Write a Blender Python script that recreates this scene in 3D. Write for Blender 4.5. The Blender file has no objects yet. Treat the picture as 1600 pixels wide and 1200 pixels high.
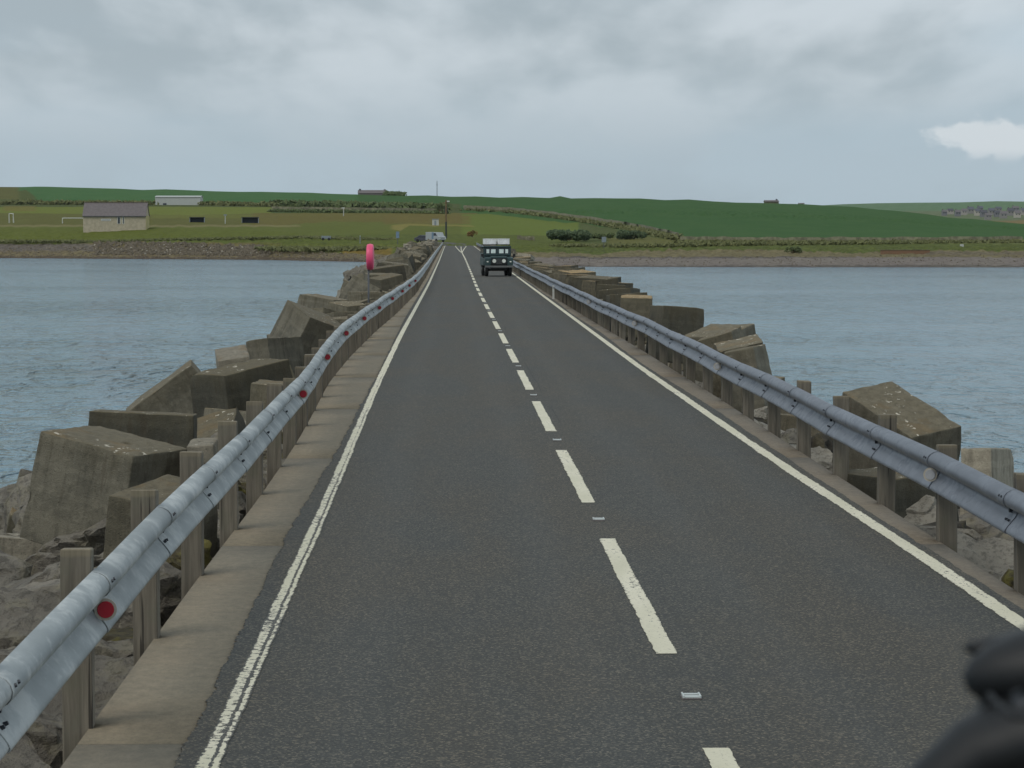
import bpy, bmesh, math, random
import numpy as np
from math import radians, sin, cos, atan, pi, sqrt
from mathutils import Vector, Matrix, Euler, noise

random.seed(7)
rng = np.random.default_rng(7)
scene = bpy.context.scene
COL = scene.collection

# ------------------------------------------------------------------ camera
FP = 4200.0; CH = 2.5
TH = atan(237 / FP); PS = atan(99 * cos(TH) / FP)
cam_d = bpy.data.cameras.new('camera')
cam = bpy.data.objects.new('camera', cam_d); COL.objects.link(cam)
cam_d.sensor_width = 36.0
cam_d.lens = 36.0 * FP / 1600.0
cam_d.clip_start = 0.05; cam_d.clip_end = 20000
cam.location = (0, 0, CH)
cam.rotation_euler = (pi / 2 - TH, 0, -PS)
cam_d.dof.use_dof = True
cam_d.dof.focus_distance = 45
cam_d.dof.aperture_fstop = 26
scene.camera = cam

# ------------------------------------------------------------------ view, world, sun
scene.render.engine = 'CYCLES'
scene.view_settings.view_transform = 'Standard'
scene.view_settings.look = 'None'
scene.view_settings.exposure = 0.0
scene.view_settings.gamma = 1.0
scene.view_settings.use_curve_mapping = False
scene.cycles.use_denoising = True
scene.cycles.volume_bounces = 1
scene.cycles.max_bounces = 8

SUN_EL, SUN_AZ = radians(50), radians(-140)      # azimuth from +Y towards +X
w = bpy.data.worlds.new('World'); scene.world = w; w.use_nodes = True
nt = w.node_tree; nt.nodes.clear()


class NB:
    """small node-building helper"""
    def __init__(s, nt): s.nt = nt
    def n(s, t, **kw):
        nd = s.nt.nodes.new(t)
        for k, v in kw.items():
            if k.startswith('in_'):
                k2 = k[3:]
                nd.inputs[int(k2) if k2.isdigit() else k2.replace('_', ' ')].default_value = v
            else: setattr(nd, k, v)
        return nd
    def l(s, a, b): s.nt.links.new(a, b)
    def sock(s, v, inp):
        if isinstance(v, (int, float)): inp.default_value = v
        elif isinstance(v, tuple):
            inp.default_value = v if len(inp.default_value) == len(v) else (*v, 1)
        else: s.l(v, inp)
    def math(s, op, a, b=0.0, c=0.0, clamp=False):
        m = s.n('ShaderNodeMath', operation=op, use_clamp=clamp)
        s.sock(a, m.inputs[0]); s.sock(b, m.inputs[1])
        if op in ('MULTIPLY_ADD', 'SMOOTH_MIN', 'COMPARE'): s.sock(c, m.inputs[2])
        return m.outputs[0]
    def mix(s, f, a, b, mode='MIX'):
        m = s.n('ShaderNodeMix', data_type='RGBA', blend_type=mode)
        s.sock(f, m.inputs[0]); s.sock(a, m.inputs[6]); s.sock(b, m.inputs[7])
        return m.outputs[2]
    def ramp(s, v, lo, hi, a=0.0, b=1.0, smooth=True):
        m = s.n('ShaderNodeMapRange', interpolation_type='SMOOTHSTEP' if smooth else 'LINEAR')
        s.sock(v, m.inputs[0]); s.sock(lo, m.inputs[1]); s.sock(hi, m.inputs[2]); s.sock(a, m.inputs[3]); s.sock(b, m.inputs[4])
        return m.outputs[0]
    def noise(s, vec, scale, detail=4, rough=0.55, dist=0.0, col=False):
        m = s.n('ShaderNodeTexNoise', in_Scale=scale, in_Detail=detail, in_Roughness=rough, in_Distortion=dist)
        if vec is not None: s.l(vec, m.inputs['Vector'])
        return m.outputs['Color' if col else 'Fac']
    def vor(s, vec, scale, feature='F1', out='Distance', rnd=1.0):
        m = s.n('ShaderNodeTexVoronoi', feature=feature, in_Scale=scale, in_Randomness=rnd)
        if vec is not None: s.l(vec, m.inputs['Vector'])
        return m.outputs[out]
    def mapping(s, vec, scale=(1, 1, 1), loc=(0, 0, 0)):
        m = s.n('ShaderNodeMapping'); s.l(vec, m.inputs[0])
        m.inputs['Scale'].default_value = scale; m.inputs['Location'].default_value = loc
        return m.outputs[0]


def lin(r, g, b):
    f = lambda c: (c / 255 / 12.92) if c / 255 <= 0.04045 else ((c / 255 + 0.055) / 1.055) ** 2.4
    return (f(r), f(g), f(b))


EXPECT = 0.74                                   # diffuse light level of the scene


def alb(r, g, b, k=EXPECT):
    """albedo that shows about (r,g,b) under this scene's daylight"""
    return tuple(min(0.9, c / k * t) for c, t in zip(lin(r, g, b), (1.07, 1.0, 0.93)))


b_ = NB(nt)
tc = b_.n('ShaderNodeTexCoord')
d = tc.outputs['Generated']
sep = b_.n('ShaderNodeSeparateXYZ'); b_.l(d, sep.inputs[0])
zz = b_.math('MAXIMUM', sep.outputs[2], 0.0)
zp = b_.math('ADD', zz, 0.16)
u_ = b_.math('DIVIDE', sep.outputs[0], zp); v_ = b_.math('DIVIDE', sep.outputs[1], zp)
cmb = b_.n('ShaderNodeCombineXYZ'); b_.l(u_, cmb.inputs[0]); b_.l(v_, cmb.inputs[1])
b_.l(b_.math('MULTIPLY', zz, 3.0), cmb.inputs[2])
cv = cmb.outputs[0]
n1 = b_.noise(b_.mapping(cv, (1, 0.33, 1), (2.6, 0.4, 1.3)), 2.1, 4, 0.45, 0.2)
n2 = b_.noise(b_.mapping(cv, (1, 0.36, 1), (4.3, 1.7, 2.2)), 6.5, 5, 0.5, 0.2)
n3 = b_.noise(b_.mapping(cv, (1, 1, 1), (9.1, 3.3, 0.2)), 0.9, 2, 0.5)
cl = b_.math('ADD', b_.math('MULTIPLY', n1, 0.62), b_.math('MULTIPLY', n2, 0.38))
# thin grey deck: pale near the horizon, greyer and lumpier above
hor = b_.ramp(sep.outputs[2], 0.012, 0.075)
pale = lin(178, 195, 206)
grey_d = lin(168, 181, 189); grey_l = lin(204, 214, 221)
up = b_.mix(b_.ramp(cl, 0.37, 0.60), grey_d, grey_l)
up = b_.mix(b_.math('MULTIPLY', b_.ramp(n3, 0.46, 0.66), 0.5), up, lin(170, 194, 210))
low = b_.mix(b_.math('MULTIPLY', b_.ramp(cl, 0.42, 0.60), 0.55), pale, lin(169, 184, 194))
ccol = b_.mix(hor, low, up)
# a bright cumulus low on the right
cum_dir = Vector(((1545 - 701) / FP, 1.0, (363 - 216) / FP)).normalized()
dv = b_.n('ShaderNodeVectorMath', operation='SUBTRACT'); b_.l(d, dv.inputs[0]); dv.inputs[1].default_value = cum_dir
dm = b_.mapping(dv.outputs[0], (1, 1, 2.4))
ln = b_.n('ShaderNodeVectorMath', operation='LENGTH'); b_.l(dm, ln.inputs[0])
nc = b_.noise(b_.mapping(d, (1, 1, 1.6)), 110, 5, 0.5, 0.1)
r_ = b_.math('ADD', ln.outputs['Value'], b_.math('MULTIPLY', b_.math('SUBTRACT', nc, 0.5), 0.030))
ccol = b_.mix(b_.math('MULTIPLY', b_.ramp(r_, 0.021, 0.013, 0, 0.7), b_.ramp(sep.outputs[2], 0.023, 0.031)), ccol, lin(222, 228, 232))
bgc = b_.n('ShaderNodeBackground', in_Strength=1.0); b_.l(ccol, bgc.inputs[0])
sky = b_.n('ShaderNodeTexSky', sky_type='NISHITA', sun_disc=False, sun_elevation=SUN_EL, sun_rotation=SUN_AZ)
sky.dust_density = 2.0
bgs = b_.n('ShaderNodeBackground', in_Strength=0.08); b_.l(sky.outputs[0], bgs.inputs[0])
ms = b_.n('ShaderNodeMixShader', in_0=0.93); b_.l(bgs.outputs[0], ms.inputs[1]); b_.l(bgc.outputs[0], ms.inputs[2])
wo = b_.n('ShaderNodeOutputWorld'); b_.l(ms.outputs[0], wo.inputs[0])

sd = bpy.data.lights.new('sun', 'SUN'); sd.energy = 1.0; sd.angle = radians(30); sd.color = (1.0, 0.95, 0.86)
sun = bpy.data.objects.new('sun', sd); COL.objects.link(sun)
sv = Vector((sin(SUN_AZ) * cos(SUN_EL), cos(SUN_AZ) * cos(SUN_EL), sin(SUN_EL)))
sun.rotation_euler = sv.to_track_quat('Z', 'Y').to_euler(); sun.location = (30, 0, 60)


# ------------------------------------------------------------------ generic helpers
def at(px, py, Y):
    """world point seen at photo pixel (px,py) at forward distance Y"""
    F = Vector((sin(PS) * cos(TH), cos(PS) * cos(TH), -sin(TH))); R = Vector((cos(PS), -sin(PS), 0)); U = R.cross(F)
    v = F * FP + R * (px - 800) - U * (py - 600)
    return Vector((0, 0, CH)) + v * (Y / v.y)


def tag(o, label=None, cat=None, group=None, kind=None):
    if label: o['label'] = label
    if cat: o['category'] = cat
    if group: o['group'] = group
    if kind: o['kind'] = kind
    return o


def empty(name, loc=(0, 0, 0), rz=0.0):
    o = bpy.data.objects.new(name, None); COL.objects.link(o)
    o.location = loc; o.rotation_euler = (0, 0, rz); o.empty_display_size = 0.3
    return o


def link(name, me, mat=None, parent=None, loc=(0, 0, 0), rot=(0, 0, 0)):
    o = bpy.data.objects.new(name, me); COL.objects.link(o)
    if mat is not None and not me.materials: me.materials.append(mat)
    o.location = loc; o.rotation_euler = rot
    if parent is not None: o.parent = parent
    return o


def mesh_np(name, V, Fc, smooth=False):
    me = bpy.data.meshes.new(name)
    me.from_pydata([tuple(map(float, v)) for v in V], [], [tuple(map(int, f)) for f in Fc])
    if smooth: me.polygons.foreach_set('use_smooth', [True] * len(me.polygons))
    me.update()
    return me


def grid_mesh(name, P, smooth=True):
    """P: array rows x cols x 3"""
    r, c = P.shape[:2]
    V = P.reshape(-1, 3)
    i = np.arange(r - 1)[:, None] * c + np.arange(c - 1)[None, :]
    Fq = np.stack([i, i + 1, i + c + 1, i + c], -1).reshape(-1, 4)
    me = bpy.data.meshes.new(name)
    me.vertices.add(len(V)); me.vertices.foreach_set('co', V.astype(np.float32).ravel())
    me.loops.add(Fq.size); me.loops.foreach_set('vertex_index', Fq.astype(np.int32).ravel())
    me.polygons.add(len(Fq)); me.polygons.foreach_set('loop_start', np.arange(0, Fq.size, 4, dtype=np.int32))
    me.update(calc_edges=True)
    if smooth: me.polygons.foreach_set('use_smooth', [True] * len(me.polygons))
    return me


class MB:
    """collects simple solids into one mesh"""
    def __init__(s): s.V = []; s.F = []
    def add(s, V, Fc):
        o = len(s.V); s.V += [tuple(v) for v in V]; s.F += [tuple(i + o for i in f) for f in Fc]
        return s
    def box(s, x0, x1, y0, y1, z0, z1, M=None):
        V = [(x0, y0, z0), (x1, y0, z0), (x1, y1, z0), (x0, y1, z0), (x0, y0, z1), (x1, y0, z1), (x1, y1, z1), (x0, y1, z1)]
        if M: V = [tuple(M @ Vector(v)) for v in V]
        return s.add(V, [(3, 2, 1, 0), (4, 5, 6, 7), (0, 1, 5, 4), (1, 2, 6, 5), (2, 3, 7, 6), (3, 0, 4, 7)])
    def tube(s, p0, p1, r0, r1=None, n=10, cap=True):
        p0 = Vector(p0); p1 = Vector(p1); r1 = r0 if r1 is None else r1
        q = (p1 - p0).to_track_quat('Z', 'Y')
        V = []
        for p, r in ((p0, r0), (p1, r1)):
            for k in range(n):
                a = 2 * pi * k / n
                V.append(tuple(p + q @ Vector((r * cos(a), r * sin(a), 0))))
        Fc = [(k, (k + 1) % n, n + (k + 1) % n, n + k) for k in range(n)]
        if cap: Fc += [tuple(reversed(range(n))), tuple(range(n, 2 * n))]
        return s.add(V, Fc)
    def prism(s, pts, x0, x1):
        """polygon in (y,z) extruded along x"""
        n = len(pts)
        V = [(x0, y, z) for y, z in pts] + [(x1, y, z) for y, z in pts]
        Fc = [(k, (k + 1) % n, n + (k + 1) % n, n + k) for k in range(n)] + [tuple(reversed(range(n))), tuple(range(n, 2 * n))]
        return s.add(V, Fc)
    def lathe(s, prof, n=24, M=None):
        """prof: (r,z) list about z"""
        V = []; m = len(prof)
        for k in range(n):
            a = 2 * pi * k / n
            for r, z in prof:
                v = Vector((r * cos(a), r * sin(a), z)); V.append(tuple(M @ v if M else v))
        Fc = [(k * m + j, ((k + 1) % n) * m + j, ((k + 1) % n) * m + j + 1, k * m + j + 1) for k in range(n) for j in range(m - 1)]
        return s.add(V, Fc)
    def mesh(s, name, smooth=False, bevel=0.0, seg=2):
        me = mesh_np(name, s.V, s.F, False)
        bm = bmesh.new(); bm.from_mesh(me)
        if bevel:
            bmesh.ops.bevel(bm, geom=[e for e in bm.edges if e.calc_face_angle(0) > 0.5], offset=bevel, segments=seg, affect='EDGES', profile=0.6)
        bmesh.ops.recalc_face_normals(bm, faces=bm.faces)
        bm.to_mesh(me); bm.free()
        if smooth: me.polygons.foreach_set('use_smooth', [True] * len(me.polygons))
        return me
    def build(s, name, mat, parent=None, loc=(0, 0, 0), rot=(0, 0, 0), smooth=False, bevel=0.0, seg=2):
        return link(name, s.mesh(name, smooth, bevel, seg), mat, parent, loc, rot)


def interp(tab):
    xs = [a for a, _ in tab]; ys = [c for _, c in tab]
    return lambda x: np.interp(x, xs, ys)


def smooth_interp(tab, r=4.0):
    f = interp(tab)
    def g(x):
        x = np.asarray(x, float); k = np.linspace(-1, 1, 9); k = k[None, :] * (r * (0.5 + np.abs(x.reshape(-1, 1)) / 60))
        return f(x.reshape(-1, 1) + k).mean(1).reshape(x.shape)
    return lambda x: (float(g(x)) if np.isscalar(x) else g(x))


# ------------------------------------------------------------------ materials
def new_mat(name):
    m = bpy.data.materials.new(name); m.use_nodes = True
    b = NB(m.node_tree); p = m.node_tree.nodes['Principled BSDF']
    return m, b, p


def bump(b, p, h, strength=0.3, dist=0.02):
    bn = b.n('ShaderNodeBump', in_Strength=strength, in_Distance=dist)
    b.l(h, bn.inputs['Height']); b.l(bn.outputs[0], p.inputs['Normal'])


def plain(name, c, rough=0.6, metal=0.0, var=0.12, scale=6.0):
    m, b, p = new_mat(name)
    t = b.n('ShaderNodeTexCoord').outputs['Object']
    n = b.noise(t, scale, 4)
    dk = tuple(x * (1 - var) for x in c); lt = tuple(min(1, x * (1 + var)) for x in c)
    b.l(b.mix(b.ramp(n, 0.3, 0.7), dk, lt), p.inputs['Base Color'])
    p.inputs['Roughness'].default_value = rough; p.inputs['Metallic'].default_value = metal
    return m


def obj_coord(b):
    return b.n('ShaderNodeTexCoord').outputs['Object']


def world_pos(b):
    return b.n('ShaderNodeNewGeometry').outputs['Position']


ASPH = None


def asphalt_color(b):
    t = world_pos(b)
    fine = b.noise(t, 62, 4, 0.75)
    mid = b.noise(t, 22, 4, 0.6)
    ag = b.vor(t, 85, out='Color')
    sa = b.n('ShaderNodeSeparateColor'); b.l(ag, sa.inputs[0])
    agg = b.ramp(sa.outputs[0], 0.72, 1.0)
    big = b.noise(b.mapping(t, (1.0, 0.10, 1.0)), 1.3, 4, 0.5)
    blot = b.noise(b.mapping(t, (1.0, 0.35, 1)), 0.55, 3, 0.5)
    c = b.mix(b.ramp(fine, 0.3, 0.7), alb(42, 44, 43), alb(70, 71, 69))
    c = b.mix(b.math('MULTIPLY', agg, 0.55), c, alb(128, 123, 110))
    c = b.mix(b.math('MULTIPLY', b.ramp(mid, 0.55, 0.75), 0.25), c, alb(54, 54, 52))
    brown = b.mix(1.0, c, (1.05, 1.01, 0.96), 'MULTIPLY'); blue = b.mix(1.0, c, (0.96, 0.99, 1.02), 'MULTIPLY')
    c = b.mix(b.ramp(b.math('ADD', b.math('MULTIPLY', big, 0.5), b.math('MULTIPLY', blot, 0.5)), 0.42, 0.58), blue, brown)
    # polished wheel tracks and an oil-dark lane centre
    s = b.n('ShaderNodeSeparateXYZ'); b.l(t, s.inputs[0])
    wob = b.math('MULTIPLY', b.math('SUBTRACT', big, 0.5), 0.5)
    x = b.math('ADD', s.outputs[0], wob)
    tr = None
    for xc in (-0.55, 0.75, 1.95, 3.05):
        g = b.ramp(b.math('ABSOLUTE', b.math('SUBTRACT', x, xc)), 0.34, 0.0)
        tr = g if tr is None else b.math('MAXIMUM', tr, g)
    c = b.mix(b.math('MULTIPLY', tr, 0.03), c, alb(90, 91, 89))
    # faint transverse patches and tar seams
    pt = b.noise(b.mapping(t, (0.25, 1.6, 1)), 0.9, 2)
    c = b.mix(b.math('MULTIPLY', b.ramp(pt, 0.60, 0.66), 0.14), c, alb(52, 54, 57))
    wv = b.noise(b.mapping(t, (1, 1, 1), (3, 2, 1)), 1.7, 3, 0.5)
    yy = b.math('ADD', s.outputs[1], b.math('MULTIPLY', wv, 0.5))
    seam = b.ramp(b.math('ABSOLUTE', b.math('SUBTRACT', b.math('FLOORED_MODULO', yy, 31.0), 9.0)), 0.03, 0.015)
    xs_ = b.math('ADD', s.outputs[0], b.math('MULTIPLY', b.noise(b.mapping(t, (1, .15, 1)), 2.0, 3), 0.12))
    seam2 = b.math('MULTIPLY', b.ramp(b.math('ABSOLUTE', b.math('SUBTRACT', xs_, 1.52)), 0.018, 0.006), b.ramp(b.noise(b.mapping(t, (.5, .12, 1)), 1.0, 2), 0.45, 0.55))
    c = b.mix(b.math('MULTIPLY', b.math('MAXIMUM', seam, seam2), 0.45), c, alb(44, 45, 45))
    oil = b.math('MULTIPLY', b.ramp(b.noise(b.mapping(t, (1.0, 0.6, 1), (8, 8, 8)), 2.4, 4, 0.6), 0.66, 0.74), 0.3)
    c = b.mix(oil, c, alb(50, 51, 51))
    return c, b.math('ADD', b.math('MULTIPLY', fine, 0.6), b.math('MULTIPLY', sa.outputs[0], 0.4)), tr


def mat_asphalt():
    m, b, p = new_mat('asphalt')
    c, h, tr = asphalt_color(b)
    b.l(c, p.inputs['Base Color'])
    b.l(b.ramp(tr, 0, 1, 0.82, 0.79), p.inputs['Roughness'])
    p.inputs['Specular IOR Level'].default_value = 0.35
    bump(b, p, h, 0.5, 0.006)
    return m


def mat_paint(name, worn, hide=0.42):
    """thermoplastic paint, the asphalt showing where it has worn through"""
    m, b, p = new_mat(name)
    c, h, _ = asphalt_color(b)
    t = world_pos(b)
    uv = b.n('ShaderNodeUVMap').outputs[0]
    us = b.n('ShaderNodeSeparateXYZ'); b.l(uv, us.inputs[0])
    n = b.noise(b.mapping(t, (1, 0.9, 1)), 26, 5, 0.65)
    n2 = b.noise(b.mapping(t, (1, 0.3, 1)), 2.2, 3, 0.5)
    v = b.math('ADD', b.math('MULTIPLY', n, 0.7), b.math('MULTIPLY', n2, 0.3))
    # central groove where the line was laid twice
    mid = b.math('MULTIPLY', b.ramp(b.math('ABSOLUTE', b.math('SUBTRACT', us.outputs[0], 0.62)), 0.13, 0.0), b.ramp(n, 0.30, 0.55, 0.45, 1.1))
    sy = b.n('ShaderNodeSeparateXYZ'); b.l(t, sy.inputs[0])
    mid = b.math('MULTIPLY', mid, b.ramp(b.math('ADD', sy.outputs[1], b.math('MULTIPLY', n2, 16)), 26, 40, 1.0, 0.25))
    edge = b.ramp(b.math('ABSOLUTE', b.math('SUBTRACT', us.outputs[0], 0.5)), 0.36, 0.5)
    v = b.math('ADD', v, b.math('MULTIPLY', mid, worn * 0.26))
    v = b.math('ADD', v, b.math('MULTIPLY', edge, 0.05 + worn * 0.10))
    near = b.n('ShaderNodeSeparateXYZ'); b.l(t, near.inputs[0])
    v = b.math('ADD', v, b.ramp(near.outputs[1], 18, 70, 0.02 * worn, -0.08 * worn))
    bare = b.ramp(v, 0.60 - 0.055 * worn, 0.63 - 0.045 * worn)
    pc = b.mix(b.ramp(n2, 0.3, 0.7), alb(182, 182, 164), alb(198, 197, 182))
    pc = b.mix(b.math('MULTIPLY', b.ramp(b.noise(t, 60, 4), 0.5, 0.75), 0.35), pc, alb(130, 128, 112))
    b.l(b.mix(bare, pc, c), p.inputs['Base Color'])
    p.inputs['Roughness'].default_value = 0.7
    bump(b, p, b.math('SUBTRACT', b.math('MULTIPLY', h, 0.3), bare), 0.4, 0.006)
    return m


def mat_slab(name, c1, c2):
    m, b, p = new_mat(name)
    t = world_pos(b); oi = b.n('ShaderNodeObjectInfo')
    n = b.noise(b.mapping(t, (1, 0.6, 1)), 14, 7, 0.72)
    st = b.noise(b.mapping(t, (0.5, 1.3, 1)), 0.9, 6, 0.62)
    fine = b.noise(t, 55, 4, 0.75)
    pit = b.vor(t, 30)
    c = b.mix(b.ramp(n, 0.3, 0.7), c1, c2)
    c = b.mix(b.math('MULTIPLY', b.ramp(st, 0.46, 0.66), 0.22), c, alb(96, 90, 80))
    c = b.mix(b.math('MULTIPLY', b.ramp(fine, 0.50, 0.72), 0.42), c, alb(66, 62, 54))
    c = b.mix(b.math('MULTIPLY', b.ramp(pit, 0.16, 0.06), 0.35), c, alb(60, 56, 49))
    stain = b.noise(t, 1.1, 4, 0.55)
    c = b.mix(b.math('MULTIPLY', b.ramp(stain, 0.50, 0.66), 0.12), c, alb(146, 132, 112))
    k = b.math('MULTIPLY_ADD', oi.outputs['Random'], 0.08, 0.96)
    vm = b.n('ShaderNodeVectorMath', operation='SCALE'); b.l(c, vm.inputs[0]); b.l(k, vm.inputs['Scale'])
    b.l(vm.outputs[0], p.inputs['Base Color']); p.inputs['Roughness'].default_value = 0.9
    bump(b, p, b.math('ADD', n, b.math('MULTIPLY', fine, 0.8)), 0.8, 0.012)
    return m


def mat_block(name, side, side2, top, pitted=0.3, moss=0.35):
    m, b, p = new_mat(name)
    t = obj_coord(b); oi = b.n('ShaderNodeObjectInfo')
    off = b.n('ShaderNodeVectorMath', operation='SCALE'); off.inputs[0].default_value = (13, 7, 5); b.l(oi.outputs['Random'], off.inputs['Scale'])
    ad = b.n('ShaderNodeVectorMath', operation='ADD'); b.l(t, ad.inputs[0]); b.l(off.outputs[0], ad.inputs[1]); t2 = ad.outputs[0]
    n = b.noise(t2, 2.3, 6, 0.6)
    n2 = b.noise(t2, 11, 6, 0.7)
    streak = b.noise(b.mapping(t2, (5.0, 5.0, 0.5)), 1.6, 5, 0.6)
    fine = b.noise(t2, 70, 4, 0.7)
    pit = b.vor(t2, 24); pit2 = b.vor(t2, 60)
    # casting lifts
    lift = b.n('ShaderNodeTexWave', wave_type='BANDS', bands_direction='Z', in_Scale=1.1, in_Distortion=2.5, in_Detail=3)
    b.l(t2, lift.inputs['Vector'])
    c = b.mix(b.ramp(n, 0.32, 0.68), side, side2)
    c = b.mix(b.math('MULTIPLY', b.ramp(streak, 0.5, 0.66), 0.5), c, tuple(x * 0.5 for x in side))
    c = b.mix(b.math('MULTIPLY', b.ramp(lift.outputs['Fac'], 0.80, 0.92), 0.22), c, tuple(x * 1.4 for x in side2))
    c = b.mix(b.math('MULTIPLY', b.ramp(n2, 0.50, 0.66), 0.42), c, tuple(x * 1.35 for x in side2))
    n4 = b.noise(b.mapping(t2, (1.6, 1.6, 1.0)), 5.0, 8, 0.72)
    c = b.mix(b.math('MULTIPLY', b.ramp(n4, 0.54, 0.66), 0.45), c, tuple(x * 0.55 for x in side))
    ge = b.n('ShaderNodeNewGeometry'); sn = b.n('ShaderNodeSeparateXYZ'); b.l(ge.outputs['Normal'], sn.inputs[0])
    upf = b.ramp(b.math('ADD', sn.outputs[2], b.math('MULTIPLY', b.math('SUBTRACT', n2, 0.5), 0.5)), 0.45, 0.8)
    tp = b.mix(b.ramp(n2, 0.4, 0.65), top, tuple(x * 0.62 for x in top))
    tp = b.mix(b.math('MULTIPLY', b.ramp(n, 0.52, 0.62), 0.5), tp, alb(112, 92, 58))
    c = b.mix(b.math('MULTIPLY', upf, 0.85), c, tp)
    # brown-green lichen running down below the upper edges
    so = b.n('ShaderNodeSeparateXYZ'); b.l(t, so.inputs[0])
    li = b.ramp(b.math('ADD', so.outputs[2], b.math('MULTIPLY', b.math('SUBTRACT', streak, 0.5), 0.9)), 0.22, 0.62)
    c = b.mix(b.math('MULTIPLY', li, moss), c, alb(80, 75, 58))
    white = b.math('MULTIPLY', b.ramp(b.noise(t2, 9.5, 4, 0.7), 0.61, 0.65), b.ramp(b.noise(t2, 1.4, 2), 0.42, 0.52))
    c = b.mix(b.math('MULTIPLY', b.math('MULTIPLY', white, upf), 0.8), c, alb(205, 203, 192))
    rust = b.math('MULTIPLY', b.ramp(b.noise(b.mapping(t2, (7, 7, 0.8)), 1.1, 4, 0.6), 0.60, 0.68), b.math('SUBTRACT', 1.0, upf))
    c = b.mix(b.math('MULTIPLY', rust, 0.35), c, alb(60, 52, 40))
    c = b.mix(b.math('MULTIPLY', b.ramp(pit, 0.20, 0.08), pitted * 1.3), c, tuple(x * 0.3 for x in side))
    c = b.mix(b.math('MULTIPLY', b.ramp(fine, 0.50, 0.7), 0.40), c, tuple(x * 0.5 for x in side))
    k = b.math('MULTIPLY_ADD', oi.outputs['Random'], 0.36, 0.82)
    vm = b.n('ShaderNodeVectorMath', operation='SCALE'); b.l(c, vm.inputs[0]); b.l(k, vm.inputs['Scale'])
    b.l(vm.outputs[0], p.inputs['Base Color']); p.inputs['Roughness'].default_value = 0.92
    h = b.math('ADD', b.math('MULTIPLY', n2, 0.9), b.math('MULTIPLY', fine, 0.6))
    h = b.math('ADD', h, b.math('MULTIPLY', b.ramp(pit, 0.0, 0.22), pitted))
    h = b.math('ADD', h, b.math('MULTIPLY', b.ramp(pit2, 0.0, 0.25), pitted * 0.5))
    bump(b, p, h, 0.9, 0.022)
    return m


def mat_wood():
    m, b, p = new_mat('weathered_timber')
    t = obj_coord(b); oi = b.n('ShaderNodeObjectInfo')
    off = b.n('ShaderNodeVectorMath', operation='SCALE'); off.inputs[0].default_value = (3, 7, 9); b.l(oi.outputs['Random'], off.inputs['Scale'])
    ad = b.n('ShaderNodeVectorMath', operation='ADD'); b.l(t, ad.inputs[0]); b.l(off.outputs[0], ad.inputs[1]); t2 = ad.outputs[0]
    g = b.noise(b.mapping(t2, (22, 22, 1.1)), 1.6, 5, 0.6, 0.6)
    n = b.noise(t2, 5, 4)
    c = b.mix(b.ramp(g, 0.3, 0.7), alb(80, 77, 70), alb(104, 100, 91))
    c = b.mix(b.math('MULTIPLY', b.ramp(n, 0.5, 0.7), 0.4), c, alb(84, 86, 74))
    crack = b.ramp(b.noise(b.mapping(t2, (16, 16, 0.5)), 1.2, 2), 0.335, 0.30)
    c = b.mix(b.math('MULTIPLY', crack, 0.8), c, alb(30, 28, 25))
    so = b.n('ShaderNodeSeparateXYZ'); b.l(t, so.inputs[0])
    c = b.mix(b.math('MULTIPLY', b.ramp(b.math('ADD', so.outputs[2], b.math('MULTIPLY', n, 0.06)), -0.01, 0.01), 0.25), c, alb(130, 122, 98))
    k = b.math('MULTIPLY_ADD', oi.outputs['Random'], 0.35, 0.80)
    vm = b.n('ShaderNodeVectorMath', operation='SCALE'); b.l(c, vm.inputs[0]); b.l(k, vm.inputs['Scale'])
    b.l(vm.outputs[0], p.inputs['Base Color']); p.inputs['Roughness'].default_value = 0.9
    bump(b, p, b.math('SUBTRACT', g, b.math('MULTIPLY', crack, 0.8)), 0.6, 0.008)
    return m


def mat_galv(name, c1, c2, patch, patchamt, rough, metal):
    m, b, p = new_mat(name)
    t = world_pos(b); oi = b.n('ShaderNodeObjectInfo')
    n = b.noise(b.mapping(t, (1.5, 0.8, 1.5)), 2.2, 5, 0.6)
    n2 = b.noise(b.mapping(t, (1, .7, 1)), 11, 5, 0.6)
    sp = b.vor(t, 55, out='Color'); ss = b.n('ShaderNodeSeparateColor'); b.l(sp, ss.inputs[0])
    c = b.mix(b.ramp(n, 0.35, 0.65), c1, c2)
    pm = b.ramp(b.math('ADD', b.math('MULTIPLY', n, 0.5), b.math('MULTIPLY', n2, 0.5)), 0.50, 0.58)
    c = b.mix(b.math('MULTIPLY', pm, patchamt), c, patch)
    c = b.mix(b.math('MULTIPLY', ss.outputs[0], 0.10), c, tuple(x * 0.7 for x in c1))
    k = b.math('MULTIPLY_ADD', oi.outputs['Random'], 0.14, 0.93)
    vm = b.n('ShaderNodeVectorMath', operation='SCALE'); b.l(c, vm.inputs[0]); b.l(k, vm.inputs['Scale'])
    b.l(vm.outputs[0], p.inputs['Base Color'])
    p.inputs['Metallic'].default_value = metal
    b.l(b.ramp(pm, 0, 1, rough, rough + 0.2), p.inputs['Roughness'])
    bump(b, p, n2, 0.08, 0.004)
    return m


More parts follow.
